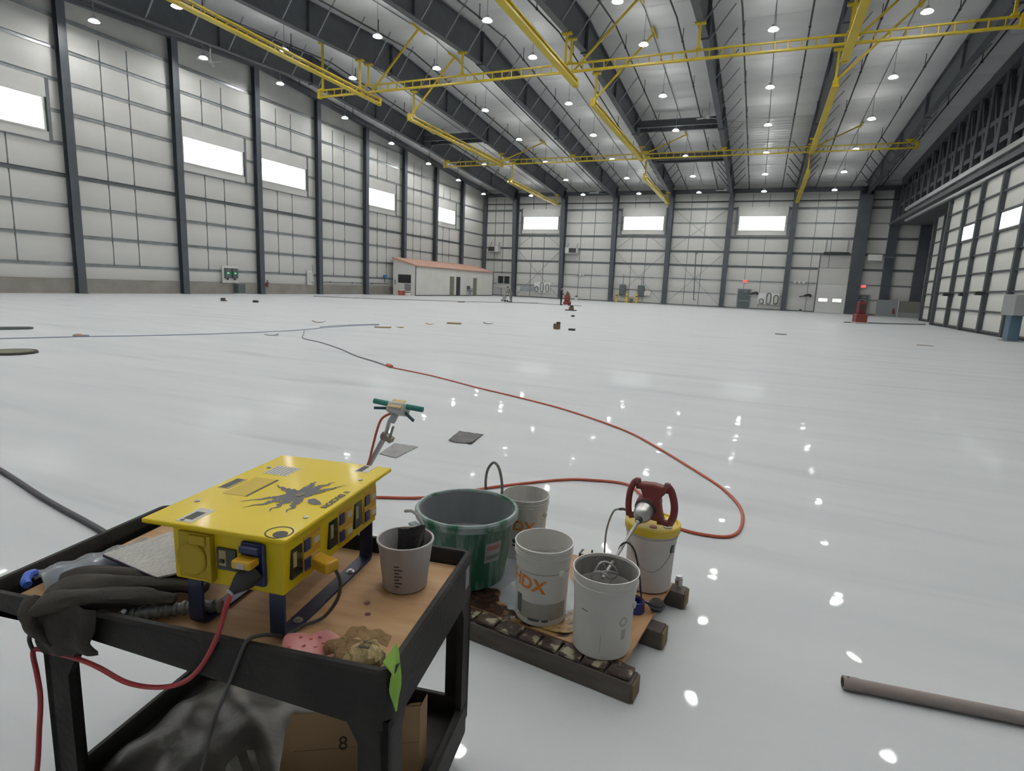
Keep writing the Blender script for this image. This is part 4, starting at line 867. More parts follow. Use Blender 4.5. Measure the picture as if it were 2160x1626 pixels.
# right face outlets and breakers, built on the side x = .29
def side_box(name, y0, y1, z0, z1, d0, d1, m, par, bev=0): return obj(name, MB().box(.284 + d0, .288 + d1, y0, y1, z0, z1), m, par, bevel=bev)
for y0, y1 in ((-.255, -.205), (-.06, -.012), (.1, .15)):
    w = side_box('breaker_window', y0, y1, .968, 1.056, 0, .006, m_smoke, box); side_box('breaker_switch', y0 + .006, y0 + .022, 1.0, 1.044, .002, .007, MATS['tan_breaker'], w)
for k, y in enumerate((-.15, .045, .215)):
    p = side_box('outlet_plate', y - .048, y + .042, .955, 1.07, 0, .006, m_amber, box, .003)
    for z in (.985, 1.042):
        s = side_box('outlet', y - .046, y - .018, z - .02, z + .016, .002, .010, m_pb, p, .002); side_box('outlet_flap', y - .016, y + .032, z - .02, z + .016, .002, .012, m_amber, p, .004)
        side_box('flap_label', y - .004, y + .024, z - .01, z + .008, .010, .0126, m_lab, p)
    if k == 0: obj('plug', MB().box(-.02, .07, -.024, .024, -.018, .018, Matrix.Translation((.30, -.14, .972)) @ rz(-.35)), m_amber, p, bevel=.008)
# navy strap legs, each a U strap lying on the plywood
for x in (-.012, .255):
    st = MB(); w = .0235; t = .008; zf = .786; ya, yb = -.272, .258; R = .022
    prof = [(ya, .93), (ya, zf + R)] + [(ya + R - R * math.cos(q), zf + R - R * math.sin(q)) for q in (.5, 1.05, 1.57)] + [(yb - R + R * math.sin(q), zf + R - R * math.cos(q)) for q in (0.0, .5, 1.05)] + [(yb, zf + R), (yb, .93)]
    inner = [(ya + t, .93), (ya + t, zf + R)] + [(ya + R - (R - t) * math.cos(q), zf + R - (R - t) * math.sin(q)) for q in (.5, 1.05, 1.57)] + [(yb - R + (R - t) * math.sin(q), zf + R - (R - t) * math.cos(q)) for q in (0.0, .5, 1.05)] + [(yb - t, zf + R), (yb - t, .93)]
    for i in range(len(prof) - 1):
        st.prism([prof[i], prof[i + 1], inner[i + 1], inner[i]], x - w, x + w, 'x')
    s = obj('leg_strap', st, m_navy, box)
    for y in (-.18, .13):
        b = MB().lathe([(.014, 0), (.014, .002), (.0, .002)], 16, (x + .004, y, .7945)); b.lathe([(.008, .002), (.008, .008), (0, .009)], 6, (x + .004, y, .7945)); obj('bolt', b, m_bolt, s)

# ------------------------------------------------------------------ cords on the cart
def ccord(name, label, pts, r, m, k=8):
    o = obj(name, MB().tube(smoothpath(pts, k), r, 8), m, None, CART, CA, smooth=True); return tag(o, label, 'cord')
t = thing('power_plug', 'black rubber plug pushed into the blue outlet of the yellow box', 'plug', CART, CA)
pm = Matrix.Translation((.205, YF_ - .02, 1.0)) @ Vector((-.42, -.72, -.52)).to_track_quat('Z', 'Y').to_matrix().to_4x4()
obj('plug_body', MB().lathe([(.012, -.012), (.03, -.01), (.031, .022), (.025, .04), (.013, .06), (.010, .07)], 16, (0, 0, 0), pm, True, True), mat('black_rubber', (.02, .02, .022), .6), t, smooth=True)
obj('cord_clamp', MB().lathe([(.0115, .066), (.0115, .073)], 12, (0, 0, 0), pm), m_lightsteel, t)
ccord('extension_cord', 'red cord hanging from the yellow box plug and tied round the cart leg', [(.178, -.352, .965), (.176, -.375, .93), (.162, -.392, .86), (.112, -.395, .766), (.047, -.393, .70), (-.041, -.392, .664), (-.145, -.39, .655), (-.242, -.388, .68), (-.32, -.385, .69), (-.40, -.383, .69), (-.463, -.383, .69), (-.475, -.39, .68), (-.44, -.41, .63), (-.43, -.415, .56), (-.44, -.42, .46), (-.47, -.42, .3), (-.52, -.43, .12), (-.57, -.44, .02), (-.75, -.5, .012), (-1.0, -.55, .012)], .0068, m_redc)
tag(obj('cable_tie', MB().tube(smoothpath([(-.34, -.385, .69), (-.32, -.385, .73), (-.36, -.385, .76), (-.46, -.385, .76), (-.49, -.385, .72), (-.475, -.388, .685)]), .006, 6), m_black, None, CART, CA, smooth=True), 'thin black tie looped round the left cart leg above the red cord', 'cable tie')
ccord('extension_cord', 'grey cord hanging from the side outlet of the yellow box across the tray edge', [(.375, -.165, .965), (.385, -.16, .93), (.365, -.14, .86), (.325, -.15, .80), (.29, -.2, .797), (.272, -.26, .80), (.258, -.33, .842), (.24, -.375, .852), (.225, -.39, .81), (.19, -.395, .72), (.145, -.395, .616), (.11, -.4, .49), (.09, -.4, .4), (.06, -.41, .2), (.03, -.42, .015), (-.2, -.5, .012)], .0052, mat('dark_grey_cord', (.05, .053, .05), .5))

# ------------------------------------------------------------------ things lying on the cart
m_pail = mat('smeared_grey_pail', (0.55, 0.53, 0.53), 0.5, col2=(0.36, 0.29, 0.285), scale=7, stretch=(1, 1, .25), lo=.5, hi=.75)
def cpos(x, y, z=0):
    return (CART[0] + x * math.cos(CA) - y * math.sin(CA), CART[1] + x * math.sin(CA) + y * math.cos(CA), z)
pail = thing('mixing_pail', 'small smeared grey measuring pail on the cart plywood', 'pail', cpos(.465, .125, .785))
obj('body', MB().lathe([(.0, .0), (.068, .0), (.073, .005), (.0905, .16), (.095, .162), (.095, .168), (.0885, .168), (.07, .012), (.0, .01)], 40), m_pail, pail, smooth=True)
ang = math.radians(-66)
for k in range(7):
    zz = .03 + k * .012; r = .0735 + (zz - .005) * .11 + .0008; mb = MB(); w = .32 if k % 2 else .2
    for s in (0,): mb.add([(r * math.cos(ang - .28 + q), r * math.sin(ang - .28 + q), zz + dz) for q in (0, w * .5, w) for dz in (0, .004)], [(0, 2, 3, 1), (2, 4, 5, 3)])
    obj('measure_mark', mb, m_ink, pail)
mb = MB(); r = .0855
mb.add([(r * math.cos(ang - .42 + q), r * math.sin(ang - .42 + q), zz) for q in (0, .17, .34) for zz in (.112, .13)], [(0, 2, 3, 1), (2, 4, 5, 3)]); obj('worn_patch', mb, mat('pale_patch', (.5, .49, .48), .5), pail)
rag = thing('black_rag', 'black rag folded over the inside of the grey measuring pail', 'rag', cpos(.47, .135, .83))
def ragf(u, v):
    r = .074 - .018 * math.sin(v * 3.1) - .006 * math.sin(u * 9); a = math.radians(5 + 140 * u)
    return (r * math.cos(a) * .95 - .004, r * math.sin(a) - .012 - .03 * (1 - v), -.02 + .158 * v ** .8 + .014 * math.sin(u * 5.5) * v)
obj('cloth', MB().sheet(10, 12, ragf, .016), mat('black_cloth', (.018, .016, .018), .9, bump=.3, bscale=80), rag, smooth=True)
# grey textured board leaning on the left of the box
b = MB(); P = [(-.50, -.125, .862), (-.21, -.205, .868), (-.075, -.06, .872), (-.40, .15, .866)]
b.add(P + [(x, y, z - .006) for x, y, z in P], [(0, 1, 2, 3), (7, 6, 5, 4)] + [(k, 4 + k, 4 + (k + 1) % 4, (k + 1) % 4) for k in range(4)])
bo = thing('sample_board', 'pale grey stippled floor sample board lying beside the yellow box', 'board', CART, CA)
obj('board', b, mat('pale_stippled_coating', (.50, .49, .46), .22, col2=(.44, .43, .41), scale=8, bump=.35, bscale=70, spec=.6), bo)
ed = MB(); 
for k in (0, ): ed.bar(Vector(P[0]) + Vector((0, -.001, -.005)), Vector(P[1]) + Vector((0, -.001, -.005)), .004, .008)
obj('dark_edge', ed, mat('dark_purple_edge', (.04, .025, .06), .5), bo)
# clear bag with blue print
m_clear = mat('clear_film', (.55, .62, .68), .12, alpha=.38, spec=.9); 
bag = thing('clear_wrapped_bag', 'clear plastic bag with blue contents along the left end of the cart', 'plastic bag', CART, CA)
def bagf(u, v):
    x = -.575 + .13 * u + .02 * math.sin(v * 12); y = -.30 + .30 * u + .0 ; 
    p = Vector((-.60, -.26, .0)).lerp(Vector((-.475, .03, .0)), u); s = Vector((.92, -.38, 0)) * (v - .5) * .1
    return (p.x + s.x, p.y + s.y, .815 + .04 * math.sin(v * math.pi) + .006 * math.sin(u * 25 + v * 9))
obj('film', MB().sheet(20, 8, bagf, .012), m_clear, bag, smooth=True)
def bluef(u, v):
    p = Vector((-.585, -.235, 0)).lerp(Vector((-.50, -.02, 0)), u); s = Vector((.92, -.38, 0)) * (v - .5) * .075
    return (p.x + s.x, p.y + s.y, .803 + .033 * math.sin(v * math.pi))
obj('contents', MB().sheet(10, 6, bluef, .02), mat('blue_print', (.03, .13, .40), .4, col2=(.10, .08, .24), scale=9), bag, smooth=True)
obj('blue_tip', MB().tube(smoothpath([(-.60, -.27, .85), (-.585, -.30, .862), (-.565, -.325, .858), (-.545, -.335, .852)]), [.004] + [.013] * 17 + [.006], 8), mat('bright_blue_plastic', (.03, .11, .55), .35), bag, smooth=True)
# black work gloves heaped over the near left corner
m_glove = mat('charcoal_work_cloth', (.018, .0165, .014), .9, col2=(.045, .039, .032), scale=4, bump=.15, bscale=30)
def cloth(name, label, c, L, w, rot, h, folds, seed, drop=0, cat='cloth', m=None):
    rnd = random.Random(seed); ph = [rnd.random() * 6 for _ in range(5)]
    def fn(u, v):
        x = (u - .5) * L; y = (v - .5) * w * (1 + .18 * math.sin(u * 5 + ph[0])); e = math.sin(math.pi * v) ** .6
        zz = h * e * (.75 + .25 * math.sin(u * 7 + ph[1])) + .010 * math.sin(v * folds * .6 + u * 4 + ph[2]) * e + .003 * math.sin(u * 11 + ph[3])
        zz -= drop * max(0, (.30 - u) / .30) ** 1.5
        return (x + .012 * math.sin(v * 8 + ph[4]), y + .012 * math.sin(u * 9), zz)
    o = obj(name, MB().sheet(22, 14, fn, .02), m or m_glove, None, None, None, smooth=True)
    p = cpos(*c); o.location = p; o.rotation_euler = (0, 0, CA + rot); return tag(o, label, cat)
def sleeve(label, pts, rad, seed, flat=.62):
    rnd = random.Random(seed); P = smoothpath(pts, 8); n = len(P); ph = rnd.random() * 6; mb = MB(); vs = []; N = 18
    for i, p in enumerate(P):
        u = i / (n - 1); r = rad * (.55 + .45 * math.sin(math.pi * min(1, u * 1.1 + .12)) ** .5) * (1 + .12 * math.sin(u * 9 + ph))
        if i in (0, n - 1): r *= .35
        d = (P[min(i + 1, n - 1)] - P[max(i - 1, 0)]).normalized(); a = d.cross(Vector((0, 0, 1))).normalized(); b = a.cross(d)
        for k in range(N):
            t = 2 * math.pi * k / N; q = r * (1 + .10 * math.sin(3 * t + u * 7 + ph) + .06 * math.sin(5 * t - u * 13))
            vs.append(p + a * math.cos(t) * q * 1.25 + b * math.sin(t) * q * flat)
    fs = [tuple(range(N))[::-1], tuple((n - 1) * N + k for k in range(N))]
    for i in range(n - 1):
        for k in range(N): fs.append((i * N + k, i * N + (k + 1) % N, (i + 1) * N + (k + 1) % N, (i + 1) * N + k))
    return tag(obj('work_cloth', mb.add(vs, fs), m_glove, None, CART, CA, smooth=True), label, 'cloth')
sleeve('charcoal cloth fold lying along the clear bag at the left end of the cart', [(-.49, -.285, .845), (-.42, -.235, .855), (-.33, -.18, .845), (-.21, -.125, .835), (-.1, -.09, .83)], .036, 1)
sleeve('charcoal cloth fold in the middle of the heap left of the yellow box', [(-.45, -.345, .852), (-.39, -.315, .862), (-.29, -.25, .855), (-.17, -.19, .84), (-.07, -.155, .828)], .038, 2)
sleeve('dark cloth fold draped over the near rail above the left cart leg', [(-.42, -.395, .842), (-.36, -.378, .862), (-.27, -.33, .858), (-.18, -.28, .846), (-.10, -.245, .834)], .038, 3)
sleeve('black bunched cloth end drooping off the near left cart corner', [(-.47, -.37, .84), (-.455, -.40, .825), (-.43, -.412, .80), (-.395, -.414, .775), (-.36, -.41, .745)], .024, 4, .9)
apron = MB().sheet(12, 10, lambda u, v: (-.22 - .20 * u + .012 * math.sin(v * 6), -.40 - .02 * math.sin(v * 3.1) - .006 * math.sin(u * 12), .868 - (.125 + .04 * u) * v), .012)
tag(obj('work_cloth', apron, m_glove, None, CART, CA, smooth=True), 'black cloth flap hanging down in front of the left cart leg top', 'cloth')
hs = thing('corrugated_hose', 'short grey corrugated hose under the near left corner of the yellow box', 'hose', CART, CA)
hp = smoothpath([(-.20, -.312, .808), (-.13, -.275, .81), (-.06, -.235, .812), (.02, -.205, .812)], 14)
obj('hose', MB().tube(hp, [.021 if (i % 4) < 2 else .0165 for i in range(len(hp))], 12), mat('translucent_grey_hose', (.17, .19, .19), .25, spec=.8), hs, smooth=True); obj('coupling', MB().lathe([(.024, 0), (.026, .012), (.02, .02)], 14, (-.205, -.315, .808), ry(math.radians(-70))), m_bolt, hs)
# pink sheet, paper bag, green rag in the near right corner
m_pink = mat('pink_silicone', (.66, .24, .24), .35, col2=(.72, .36, .34), scale=12); 
pk = thing('pink_perforated_mat', 'crumpled pink perforated sheet in the near right corner of the cart', 'mat', cpos(.385, -.298, .786), CA)
obj('sheet', MB().sheet(16, 12, lambda u, v: ((u - .5) * .17 * (1 - .25 * (2 * v - 1) ** 2), (v - .5) * .09, .026 + .016 * math.sin(u * 6 + 1) * math.sin(v * 4) + .012 * v), .006), m_pink, pk, smooth=True)
for i, (u, v) in enumerate(((-.062, -.03), (-.045, .005), (-.025, -.012), (-.022, .018), (.0, .006), (.002, .028), (.02, .018), (.02, -.02), (.042, .006), (.05, -.015), (-.045, -.035), (-.0, -.03))):
    U, V = u / .155 + .5, v / .085 + .5; obj('hole', MB().lathe([(0, .0008), (.0055, .0006), (.0065, 0)], 10, (u * (1 - .25 * (2 * V - 1) ** 2), v, .0248 + .016 * math.sin(U * 6 + 1) * math.sin(V * 4) + .012 * V)), mat('dark_pink', (.42, .06, .07), .5), pk)
m_bag = mat('brown_kraft_paper', (.25, .15, .065), .8, col2=(.36, .24, .11), scale=9, bump=.5, bscale=25); m_pap = mat('cream_paper', (.50, .40, .20), .75, col2=(.40, .30, .14), scale=10, bump=.4, bscale=30)
bg = thing('paper_bag', 'crumpled brown paper bag with cream packets by the near right cart corner', 'paper bag', cpos(.51, -.295, .79), CA)
def crum(c, rx_, ry_, rz_, seed, m, name, n=18):
    rnd = random.Random(seed); ph = [rnd.random() * 6.3 for _ in range(6)]; mb = MB(); prof = []
    def f(u, v):
        a = u * 2 * math.pi; b = (v - .5) * math.pi; k = 1 + .13 * math.sin(3 * a + ph[0]) * math.cos(2 * b + ph[1]) + .09 * math.sin(5 * a + ph[2] + 3 * b) + .06 * math.sin(9 * a + ph[3])
        return (c[0] + rx_ * k * math.cos(a) * math.cos(b), c[1] + ry_ * k * math.sin(a) * math.cos(b), max(.001, c[2] + rz_ * k * math.sin(b)))
    return obj(name, mb.grid(n, n // 2, f), m, bg, smooth=True, sharp=25)
crum((-.03, .0, .026), .06, .04, .032, 3, m_bag, 'bag_body'); crum((.035, -.012, .032), .048, .042, .036, 5, m_pap, 'packet'); crum((.0, -.03, .02), .03, .025, .024, 9, m_pap, 'packet')
obj('bag_flap', MB().sheet(14, 6, lambda u, v: (-.05 + .13 * u, .012 + .03 * v + .008 * math.sin(u * 9), .045 + .022 * math.sin(u * 3.1) + .012 * v + .004 * math.sin(u * 20)), .002), m_bag, bg, smooth=True)
obj('packet_print', MB().box(.02, .05, -.03, -.022, .0665, .068).box(.025, .047, -.012, -.006, .069, .07), m_ink, bg)
def gr(u, v):
    w = .062 * (1 - .75 * v) + .012 * math.sin(v * 6); return (.628 + .022 * math.sin(min(1, v * 3) * 1.57) + .01 * math.sin(v * 7 + u * 3), -.345 + (u - .5) * w * 1.3 - .02 * v, .875 - .135 * v ** 1.2 + .016 * math.sin(u * 3.1) * (1 - v))
tag(obj('green_rag', MB().sheet(8, 14, gr, .006), mat('lime_green_cloth', (.24, .44, .065), .8, col2=(.30, .52, .10), scale=14), None, CART, CA, smooth=True), 'lime green rag hanging over the near right corner of the cart', 'rag')
for k, (x, y) in enumerate(((.40, -.02), (.43, -.075))):
    tag(obj('dried_drip', MB().lathe([(0, .0012), (.007, .001), (.01, 0)], 10), mat('dark_red_drip', (.16, .05, .03), .5), None, cpos(x, y, .7852)), ('larger' if k == 0 else 'smaller') + ' dark drip dried on the plywood in front of the grey pail', 'stain')

# ------------------------------------------------------------------ lower shelf
m_card = mat('brown_cardboard', (.36, .235, .125), .75, col2=(.32, .205, .105), scale=3); 
cb = thing('flattened_carton', 'flattened brown cardboard carton marked with an 8 on the lower cart shelf', 'cardboard box', cpos(.39, -.07, .178), CA + math.radians(22))
lean = rx(-.10)
for k, yo in enumerate((0, .012)): obj('sheet', MB().prism([(-.25, 0), (.2, 0), (.2, .245 - .01 * k), (-.205, .245 - .01 * k), (-.225, .18)], yo - .003, yo + .003, 'y', lean), m_card, cb)
obj('crease', MB().box(-.2, .195, -.0042, -.003, .12, .122, lean), mat('dark_crease', (.22, .14, .07), .8), cb)
obj('torn_flap', MB().add([lean @ Vector(p) for p in ((.15, .0, .245), (.2, .0, .245), (.205, -.02, .268), (.17, -.012, .262))], [(0, 1, 2, 3)]), m_card, cb)
obj('side_flap', MB().add([lean @ Vector(p) for p in ((.2, 0, .0), (.2, 0, .24), (.225, .08, .235), (.225, .08, .0))], [(0, 1, 2, 3)]), m_card, cb)
o = text_mb('8', .062, lambda v: lean @ Vector((-.045 + v.x, -.0045, .135 + v.y * 1.1)), 0); obj('printed_figure', o, m_ink, cb)
m_film = mat('grey_cloudy_plastic', (.06, .058, .052), .35, col2=(.13, .125, .11), scale=4, bump=.15, bscale=12)
pb = thing('plastic_bag_bundle', 'cloudy grey plastic bag bunched on the lower cart shelf', 'plastic bag', cpos(-.01, -.06, .178), CA)
def pbf(u, v):
    x = -.40 + .62 * u; return (x, -.24 + .5 * v, -.001 + .012 + .085 * math.sin(math.pi * v) ** .7 * math.sin(math.pi * min(1, u * 1.02)) ** .6 + .025 * math.sin(u * 13 + v * 5) * math.sin(v * 9))
obj('film', MB().sheet(22, 16, pbf, .01), m_film, pb, smooth=True)
obj('twisted_neck', MB().tube(smoothpath([(.10, -.18, .15), (.16, -.22, .12), (.19, -.24, .07), (.2, -.25, .03)]), [.045 - .0015 * k for k in range(19)], 10), m_film, pb, smooth=True); obj('black_tie', MB().tube(smoothpath([(.12, -.245, .115), (.15, -.262, .105), (.17, -.26, .125), (.185, -.262, .11)]), .004, 6), m_black, pb)
# ------------------------------------------------------------------ pallet with buckets
PAL = (-.845, 2.895, 0); PA = math.radians(-6.7)
m_pw = mat('dark_stained_pallet', (.065, .052, .045), .55, col2=(.105, .088, .075), scale=5, stretch=(.8, 2, 3), bump=.12, bscale=30); m_end = mat('olive_worn_wood', (.17, .14, .055), .6, col2=(.10, .05, .03), scale=9)
m_block = mat('peeling_block', (.055, .035, .028), .35, col2=(.36, .33, .22), scale=16, detail=5, lo=.54, hi=.60, bump=.3, bscale=30)
m_pply = mat('pallet_plywood', (.40, .22, .10), .5, col2=(.48, .29, .15), scale=3, stretch=(6, 1, 1))
def ppos(x, y, z=0): return (PAL[0] + x * math.cos(PA) - y * math.sin(PA), PAL[1] + x * math.sin(PA) + y * math.cos(PA), z)
pal = thing('pallet', 'dark worn wooden pallet on the floor carrying the mixing buckets', 'pallet', PAL, PA)
PLX0, PLX1 = -.72, .50
for y, x1 in ((-.46, .57), (0.0, .575), (.45, .58)):
    s = obj('stringer', MB().box(PLX0, x1, y - .05, y + .05, .0, .098), m_pw, pal, bevel=.003)
    obj('stringer_end', MB().box(x1, x1 + .012, y - .048, y + .048, .004, .094), m_end, s, bevel=.004)
deck = obj('deck_sheet', MB().box(PLX0, PLX1, -.40, .47, .099, .113), m_pply, pal)
x = PLX0 + .01; k = 0
while x < .56:
    w = .10 + .035 * random.random(); obj('deck_block', MB().cbox((min(x + w / 2, .52), -.458 + .004 * random.random(), .107 + .004 * random.random()), (w - .012, .088, .018), rz(.03 * (random.random() - .5))), m_block, pal, bevel=.004); x += w; k += 1
# spilled grey coating on the deck
st = [(-.71, -.40), (-.5, -.398), (-.25, -.398), (-.02, -.397), (.12, -.396), (.2, -.36), (.17, -.28), (.2, -.2), (.1, -.1), (-.1, -.05), (-.2, .1), (-.1, .25), (-.3, .40), (-.6, .42), (-.71, .3), (-.715, 0)]
smx = smoothpath([(x, y, 0) for x, y in st] + [(st[0][0], st[0][1], 0)], 4)[:-1]; n = len(smx)
tag(obj('resin_stain', MB().add([(p.x, p.y, .1132) for p in smx] + [(p.x, p.y, .1142) for p in smx], [tuple(range(n, 2 * n)), tuple(range(n))[::-1]] + [(i, (i + 1) % n, n + (i + 1) % n, n + i) for i in range(n)]), mat('brown_glossy_resin', (.05, .025, .018), .18, col2=(.42, .27, .11), scale=7, detail=3, lo=.50, hi=.62, bump=.25, bscale=20), None, PAL, PA), 'glossy brown resin stain over the left half of the pallet deck', 'stain')
pts = [(-.62, .30), (-.45, .42), (-.25, .40), (-.12, .34), (-.02, .16), (.10, .06), (.14, -.06), (.10, -.2), (.03, -.27), (-.06, -.33), (-.16, -.31), (-.26, -.25), (-.30, -.18), (-.40, -.20), (-.55, -.25), (-.66, -.1)]
sm = smoothpath([(x, y, 0) for x, y in pts] + [(pts[0][0], pts[0][1], 0)], 5)[:-1]; n = len(sm); mb = MB()
wob = [(1 + .03 * math.sin(i * 1.3), 1 + .035 * math.sin(i * 1.9)) for i in range(n)]
vs = [(p.x * a, p.y * b, .1145) for p, (a, b) in zip(sm, wob)] + [(p.x * (a - .03) - .006, p.y * (b - .04), .1185) for p, (a, b) in zip(sm, wob)]; mb.add(vs, [tuple(range(n, 2 * n))] + [(i, (i + 1) % n, n + (i + 1) % n, n + i) for i in range(n)])
tag(obj('spilled_coating', mb, mat('wet_grey_coating', (.42, .45, .48), .2, col2=(.34, .365, .39), scale=6, spec=.6), None, PAL, PA, smooth=True), 'pale grey coating spilled over the pallet deck between the buckets', 'spill')
for k, (x, y, sx, sy) in enumerate(((-.50, -.335, .1, .05), (.13, -.33, .09, .04), (-.30, .13, .07, .06))):
    tag(obj('dried_resin_patch', MB().lathe([(0, .006), (.7, .005), (1.0, 0)], 14), mat('amber_resin', (.50, .31, .11), .4, col2=(.16, .07, .03), scale=2.2, lo=.45, hi=.7), None, ppos(x, y, .1195)), ['amber dried resin patch left of the front lettered bucket', 'amber dried resin patch at the foot of the white bucket with the paddle', 'amber dried resin patch between the green tub and the front lettered bucket'][k], 'stain'); bpy.context.scene.collection.objects[-1].scale = (sx, sy, 1); bpy.context.scene.collection.objects[-1].rotation_euler = (0, 0, PA + .4 * k)

ZB = .1195
def bucket_prof(h=.39, rt=.15, rb=.129, inner=None, ribs=2):
    P = [(0.0, 0.0), (rb - .004, 0.0), (rb, .005)]
    zz = h - .10; rr = rb + (rt - .012 - rb) * zz / h; P += [(rr, zz), (rr + .005, zz + .002), (rr + .008, zz + .05)]
    for k in range(ribs):
        q = zz + .05 + k * .017; P += [(rr + .0135, q + .001), (rr + .0135, q + .0045), (rr + .0075, q + .006), (rr + .0078, q + .015)]
    P += [(rt - .006, h - .008), (rt, h - .006), (rt, h), (rt - .0055, h), (rt - .007, h - .012), (rb - .006, .008 if inner is None else inner), (0, .006 if inner is None else inner)]
    return P
m_bw = mat('white_bucket_plastic', (.80, .79, .76), .4, col2=(.72, .71, .68), scale=5)
m_bs = mat('smeared_white_bucket', (.76, .75, .72), .42, col2=(.46, .45, .435), scale=6, stretch=(1.5, 1.5, .35), lo=.5, hi=.78)
m_bin = mat('grey_wet_mix', (.28, .285, .29), .3, col2=(.36, .365, .37), scale=5)
m_hdx = mat('orange_print', (.72, .24, .05), .5)
def cyl_print(body, size, r0, slope, zc, ang, tilt=0.0, sx=1.0, m=None, par=None, name='lettering'):
    def fn(v):
        x = v.x * sx; y = v.y
        X = x * math.cos(tilt) - y * math.sin(tilt); Y = x * math.sin(tilt) + y * math.cos(tilt)
        z = zc + Y; r = r0 + slope * z + .0016; a = ang + X / r
        return Vector((r * math.cos(a), r * math.sin(a), z))
    return obj(name, text_mb(body, size, fn, size * .035, .015), m, par)
def patch(par, name, r0, slope, a0, a1, z0, z1, m, n=8, off=.0012):
    mb = MB(); vs = []
    for k in range(n + 1):
        a = a0 + (a1 - a0) * k / n
        for z in (z0, z1): r = r0 + slope * z + off; vs.append((r * math.cos(a), r * math.sin(a), z))
    return obj(name, mb.add(vs, [(2 * k, 2 * k + 2, 2 * k + 3, 2 * k + 1) for k in range(n)]), m, par)
def face_cam(x, y): return math.atan2(-y, -x)
SL = .138 / .39 * .0 + (.138 - .129) / .39
def hdx(label, x, y, z, a, m, fill, h=.39):
    t = thing('lettered_bucket', label, 'bucket', (x, y, z))
    obj('body', MB().lathe(bucket_prof(h=h), 48), m, t, smooth=True)
    obj('contents', MB().lathe([(0, fill), (.128 + .02 * fill / .36 - .004, fill), (.128 + .02 * fill / .36 - .003, fill - .004)], 40), m_bin if fill < .2 else mat('milky_wash_water', (.46, .47, .455), .15), t)
    cyl_print('HDX', .094, .129, SL, .225, a, -.13, 1.0, m_hdx, t)
    for s in (-1, 1): obj('handle_lug', MB().lathe([(.016, 0), (.016, .012), (.01, .016), (0, .016)], 14, (math.cos(a + 1.35 * s) * .137, math.sin(a + 1.35 * s) * .137, .285), Matrix.Rotation(a + 1.35 * s, 4, 'Z') @ ry(math.pi / 2)), m, t)
    return t
bx_, by_ = -.88, 2.635; a = face_cam(bx_, by_)
t = hdx('front white bucket with orange HDX lettering and milky water', bx_, by_, ZB, a - .62, m_bw, .285, .405)
patch(t, 'dirty_band', .129, SL, a - 1.0, a + 1.1, .035, .125, mat('brown_grey_film', (.30, .275, .235), .5, col2=(.42, .40, .36), scale=5, stretch=(1, 1, .4)), 16)
patch(t, 'dark_label', .129, SL, a - 1.1, a - .82, .05, .15, m_dgrey, 6, .002); patch(t, 'small_print', .129, SL, a - .5, a - .05, .028, .043, m_dgrey, 6, .002); patch(t, 'small_print', .129, SL, a + .05, a + .3, .028, .04, m_dgrey, 6, .002)
bx_, by_ = -1.225, 3.25; a = face_cam(bx_, by_)
t = hdx('smeared white bucket with orange HDX lettering behind the green tub', bx_, by_, ZB, a - .3, m_bs, .06)
patch(t, 'small_print', .129, SL, a - .62, a - .28, .248, .256, m_ink, 6, .002); patch(t, 'small_print', .129, SL, a - .55, a - .2, .09, .1, m_ink, 6, .002); patch(t, 'small_print', .129, SL, a - .55, a - .1, .11, .135, m_dgrey, 6, .002)
# front white bucket (plain) with the paddle
bx_, by_ = -.53, 2.525; a = face_cam(bx_, by_)
t = thing('white_bucket', 'plain white bucket at the front of the pallet holding the mixing paddle', 'bucket', (bx_, by_, ZB))
obj('body', MB().lathe(bucket_prof(ribs=1, rt=.156, rb=.136), 48), m_bw, t, smooth=True)
obj('inner_film', MB().lathe([(.148, .377), (.1305, .01), (0, .009)], 40), mat('grey_streaked_film', (.36, .35, .33), .35, col2=(.20, .195, .19), scale=6, stretch=(2, 2, .3), lo=.4, hi=.7), t, smooth=True)
cyl_print('O', .06, .136, SL, .19, a + .75, 1.4, 1.0, mat('faint_print', (.50, .49, .45), .5), t); patch(t, 'faint_print', .136, SL, a + .68, a + .86, .1, .15, MATS['faint_print']); obj('handle_lug', MB().lathe([(.016, 0), (.016, .014), (0, .016)], 14, (math.cos(a + 1.25) * .138, math.sin(a + 1.25) * .138, .25), Matrix.Rotation(a + 1.25, 4, 'Z') @ ry(math.pi / 2)), m_bw, t)
patch(t, 'scratch', .136, SL, a - .02, a - .012, .03, .13, m_grey, 2); patch(t, 'scuff', .136, SL, a - .75, a - .5, .225, .232, m_grey, 4)
# yellow lidded bucket
bx_, by_ = -.43, 3.225; a = face_cam(bx_, by_); m_ylid = mat('yellow_lid', (.82, .58, .01), .4, col2=(.80, .60, .08), scale=9)
t = thing('lidded_bucket', 'white bucket with a yellow lid that carries the red mixer', 'bucket', (bx_, by_, ZB))
obj('body', MB().lathe(bucket_prof(h=.37), 48), mat('cloudy_white_bucket', (.76, .72, .71), .4, col2=(.66, .61, .59), scale=4), t, smooth=True)
l = obj('lid', MB().lathe([(.153, .34), (.156, .345), (.156, .381), (.15, .387), (.14, .387), (.136, .377), (.0, .377)], 48), m_ylid, t, smooth=True)
obj('vent_cap', MB().lathe([(.02, .377), (.02, .381), (0, .382)], 18, (-.005 + .02, -.075, 0)), mat('rust_cap', (.50, .14, .03), .5), l); obj('spout_ring', MB().lathe([(.014, .377), (.014, .383), (.026, .383), (.026, .377)], 20, (.09, -.04, 0)), m_lightsteel, l)
obj('handle', MB().tube(smoothpath([(math.cos(a + q) * .15, math.sin(a + q) * .15, .28 - .14 * math.sin((q + .9) / 1.9 * math.pi)) for q in (-.9, -.6, -.25, .1, .45, .8, 1.0)]), .0022, 6), m_grey, t)
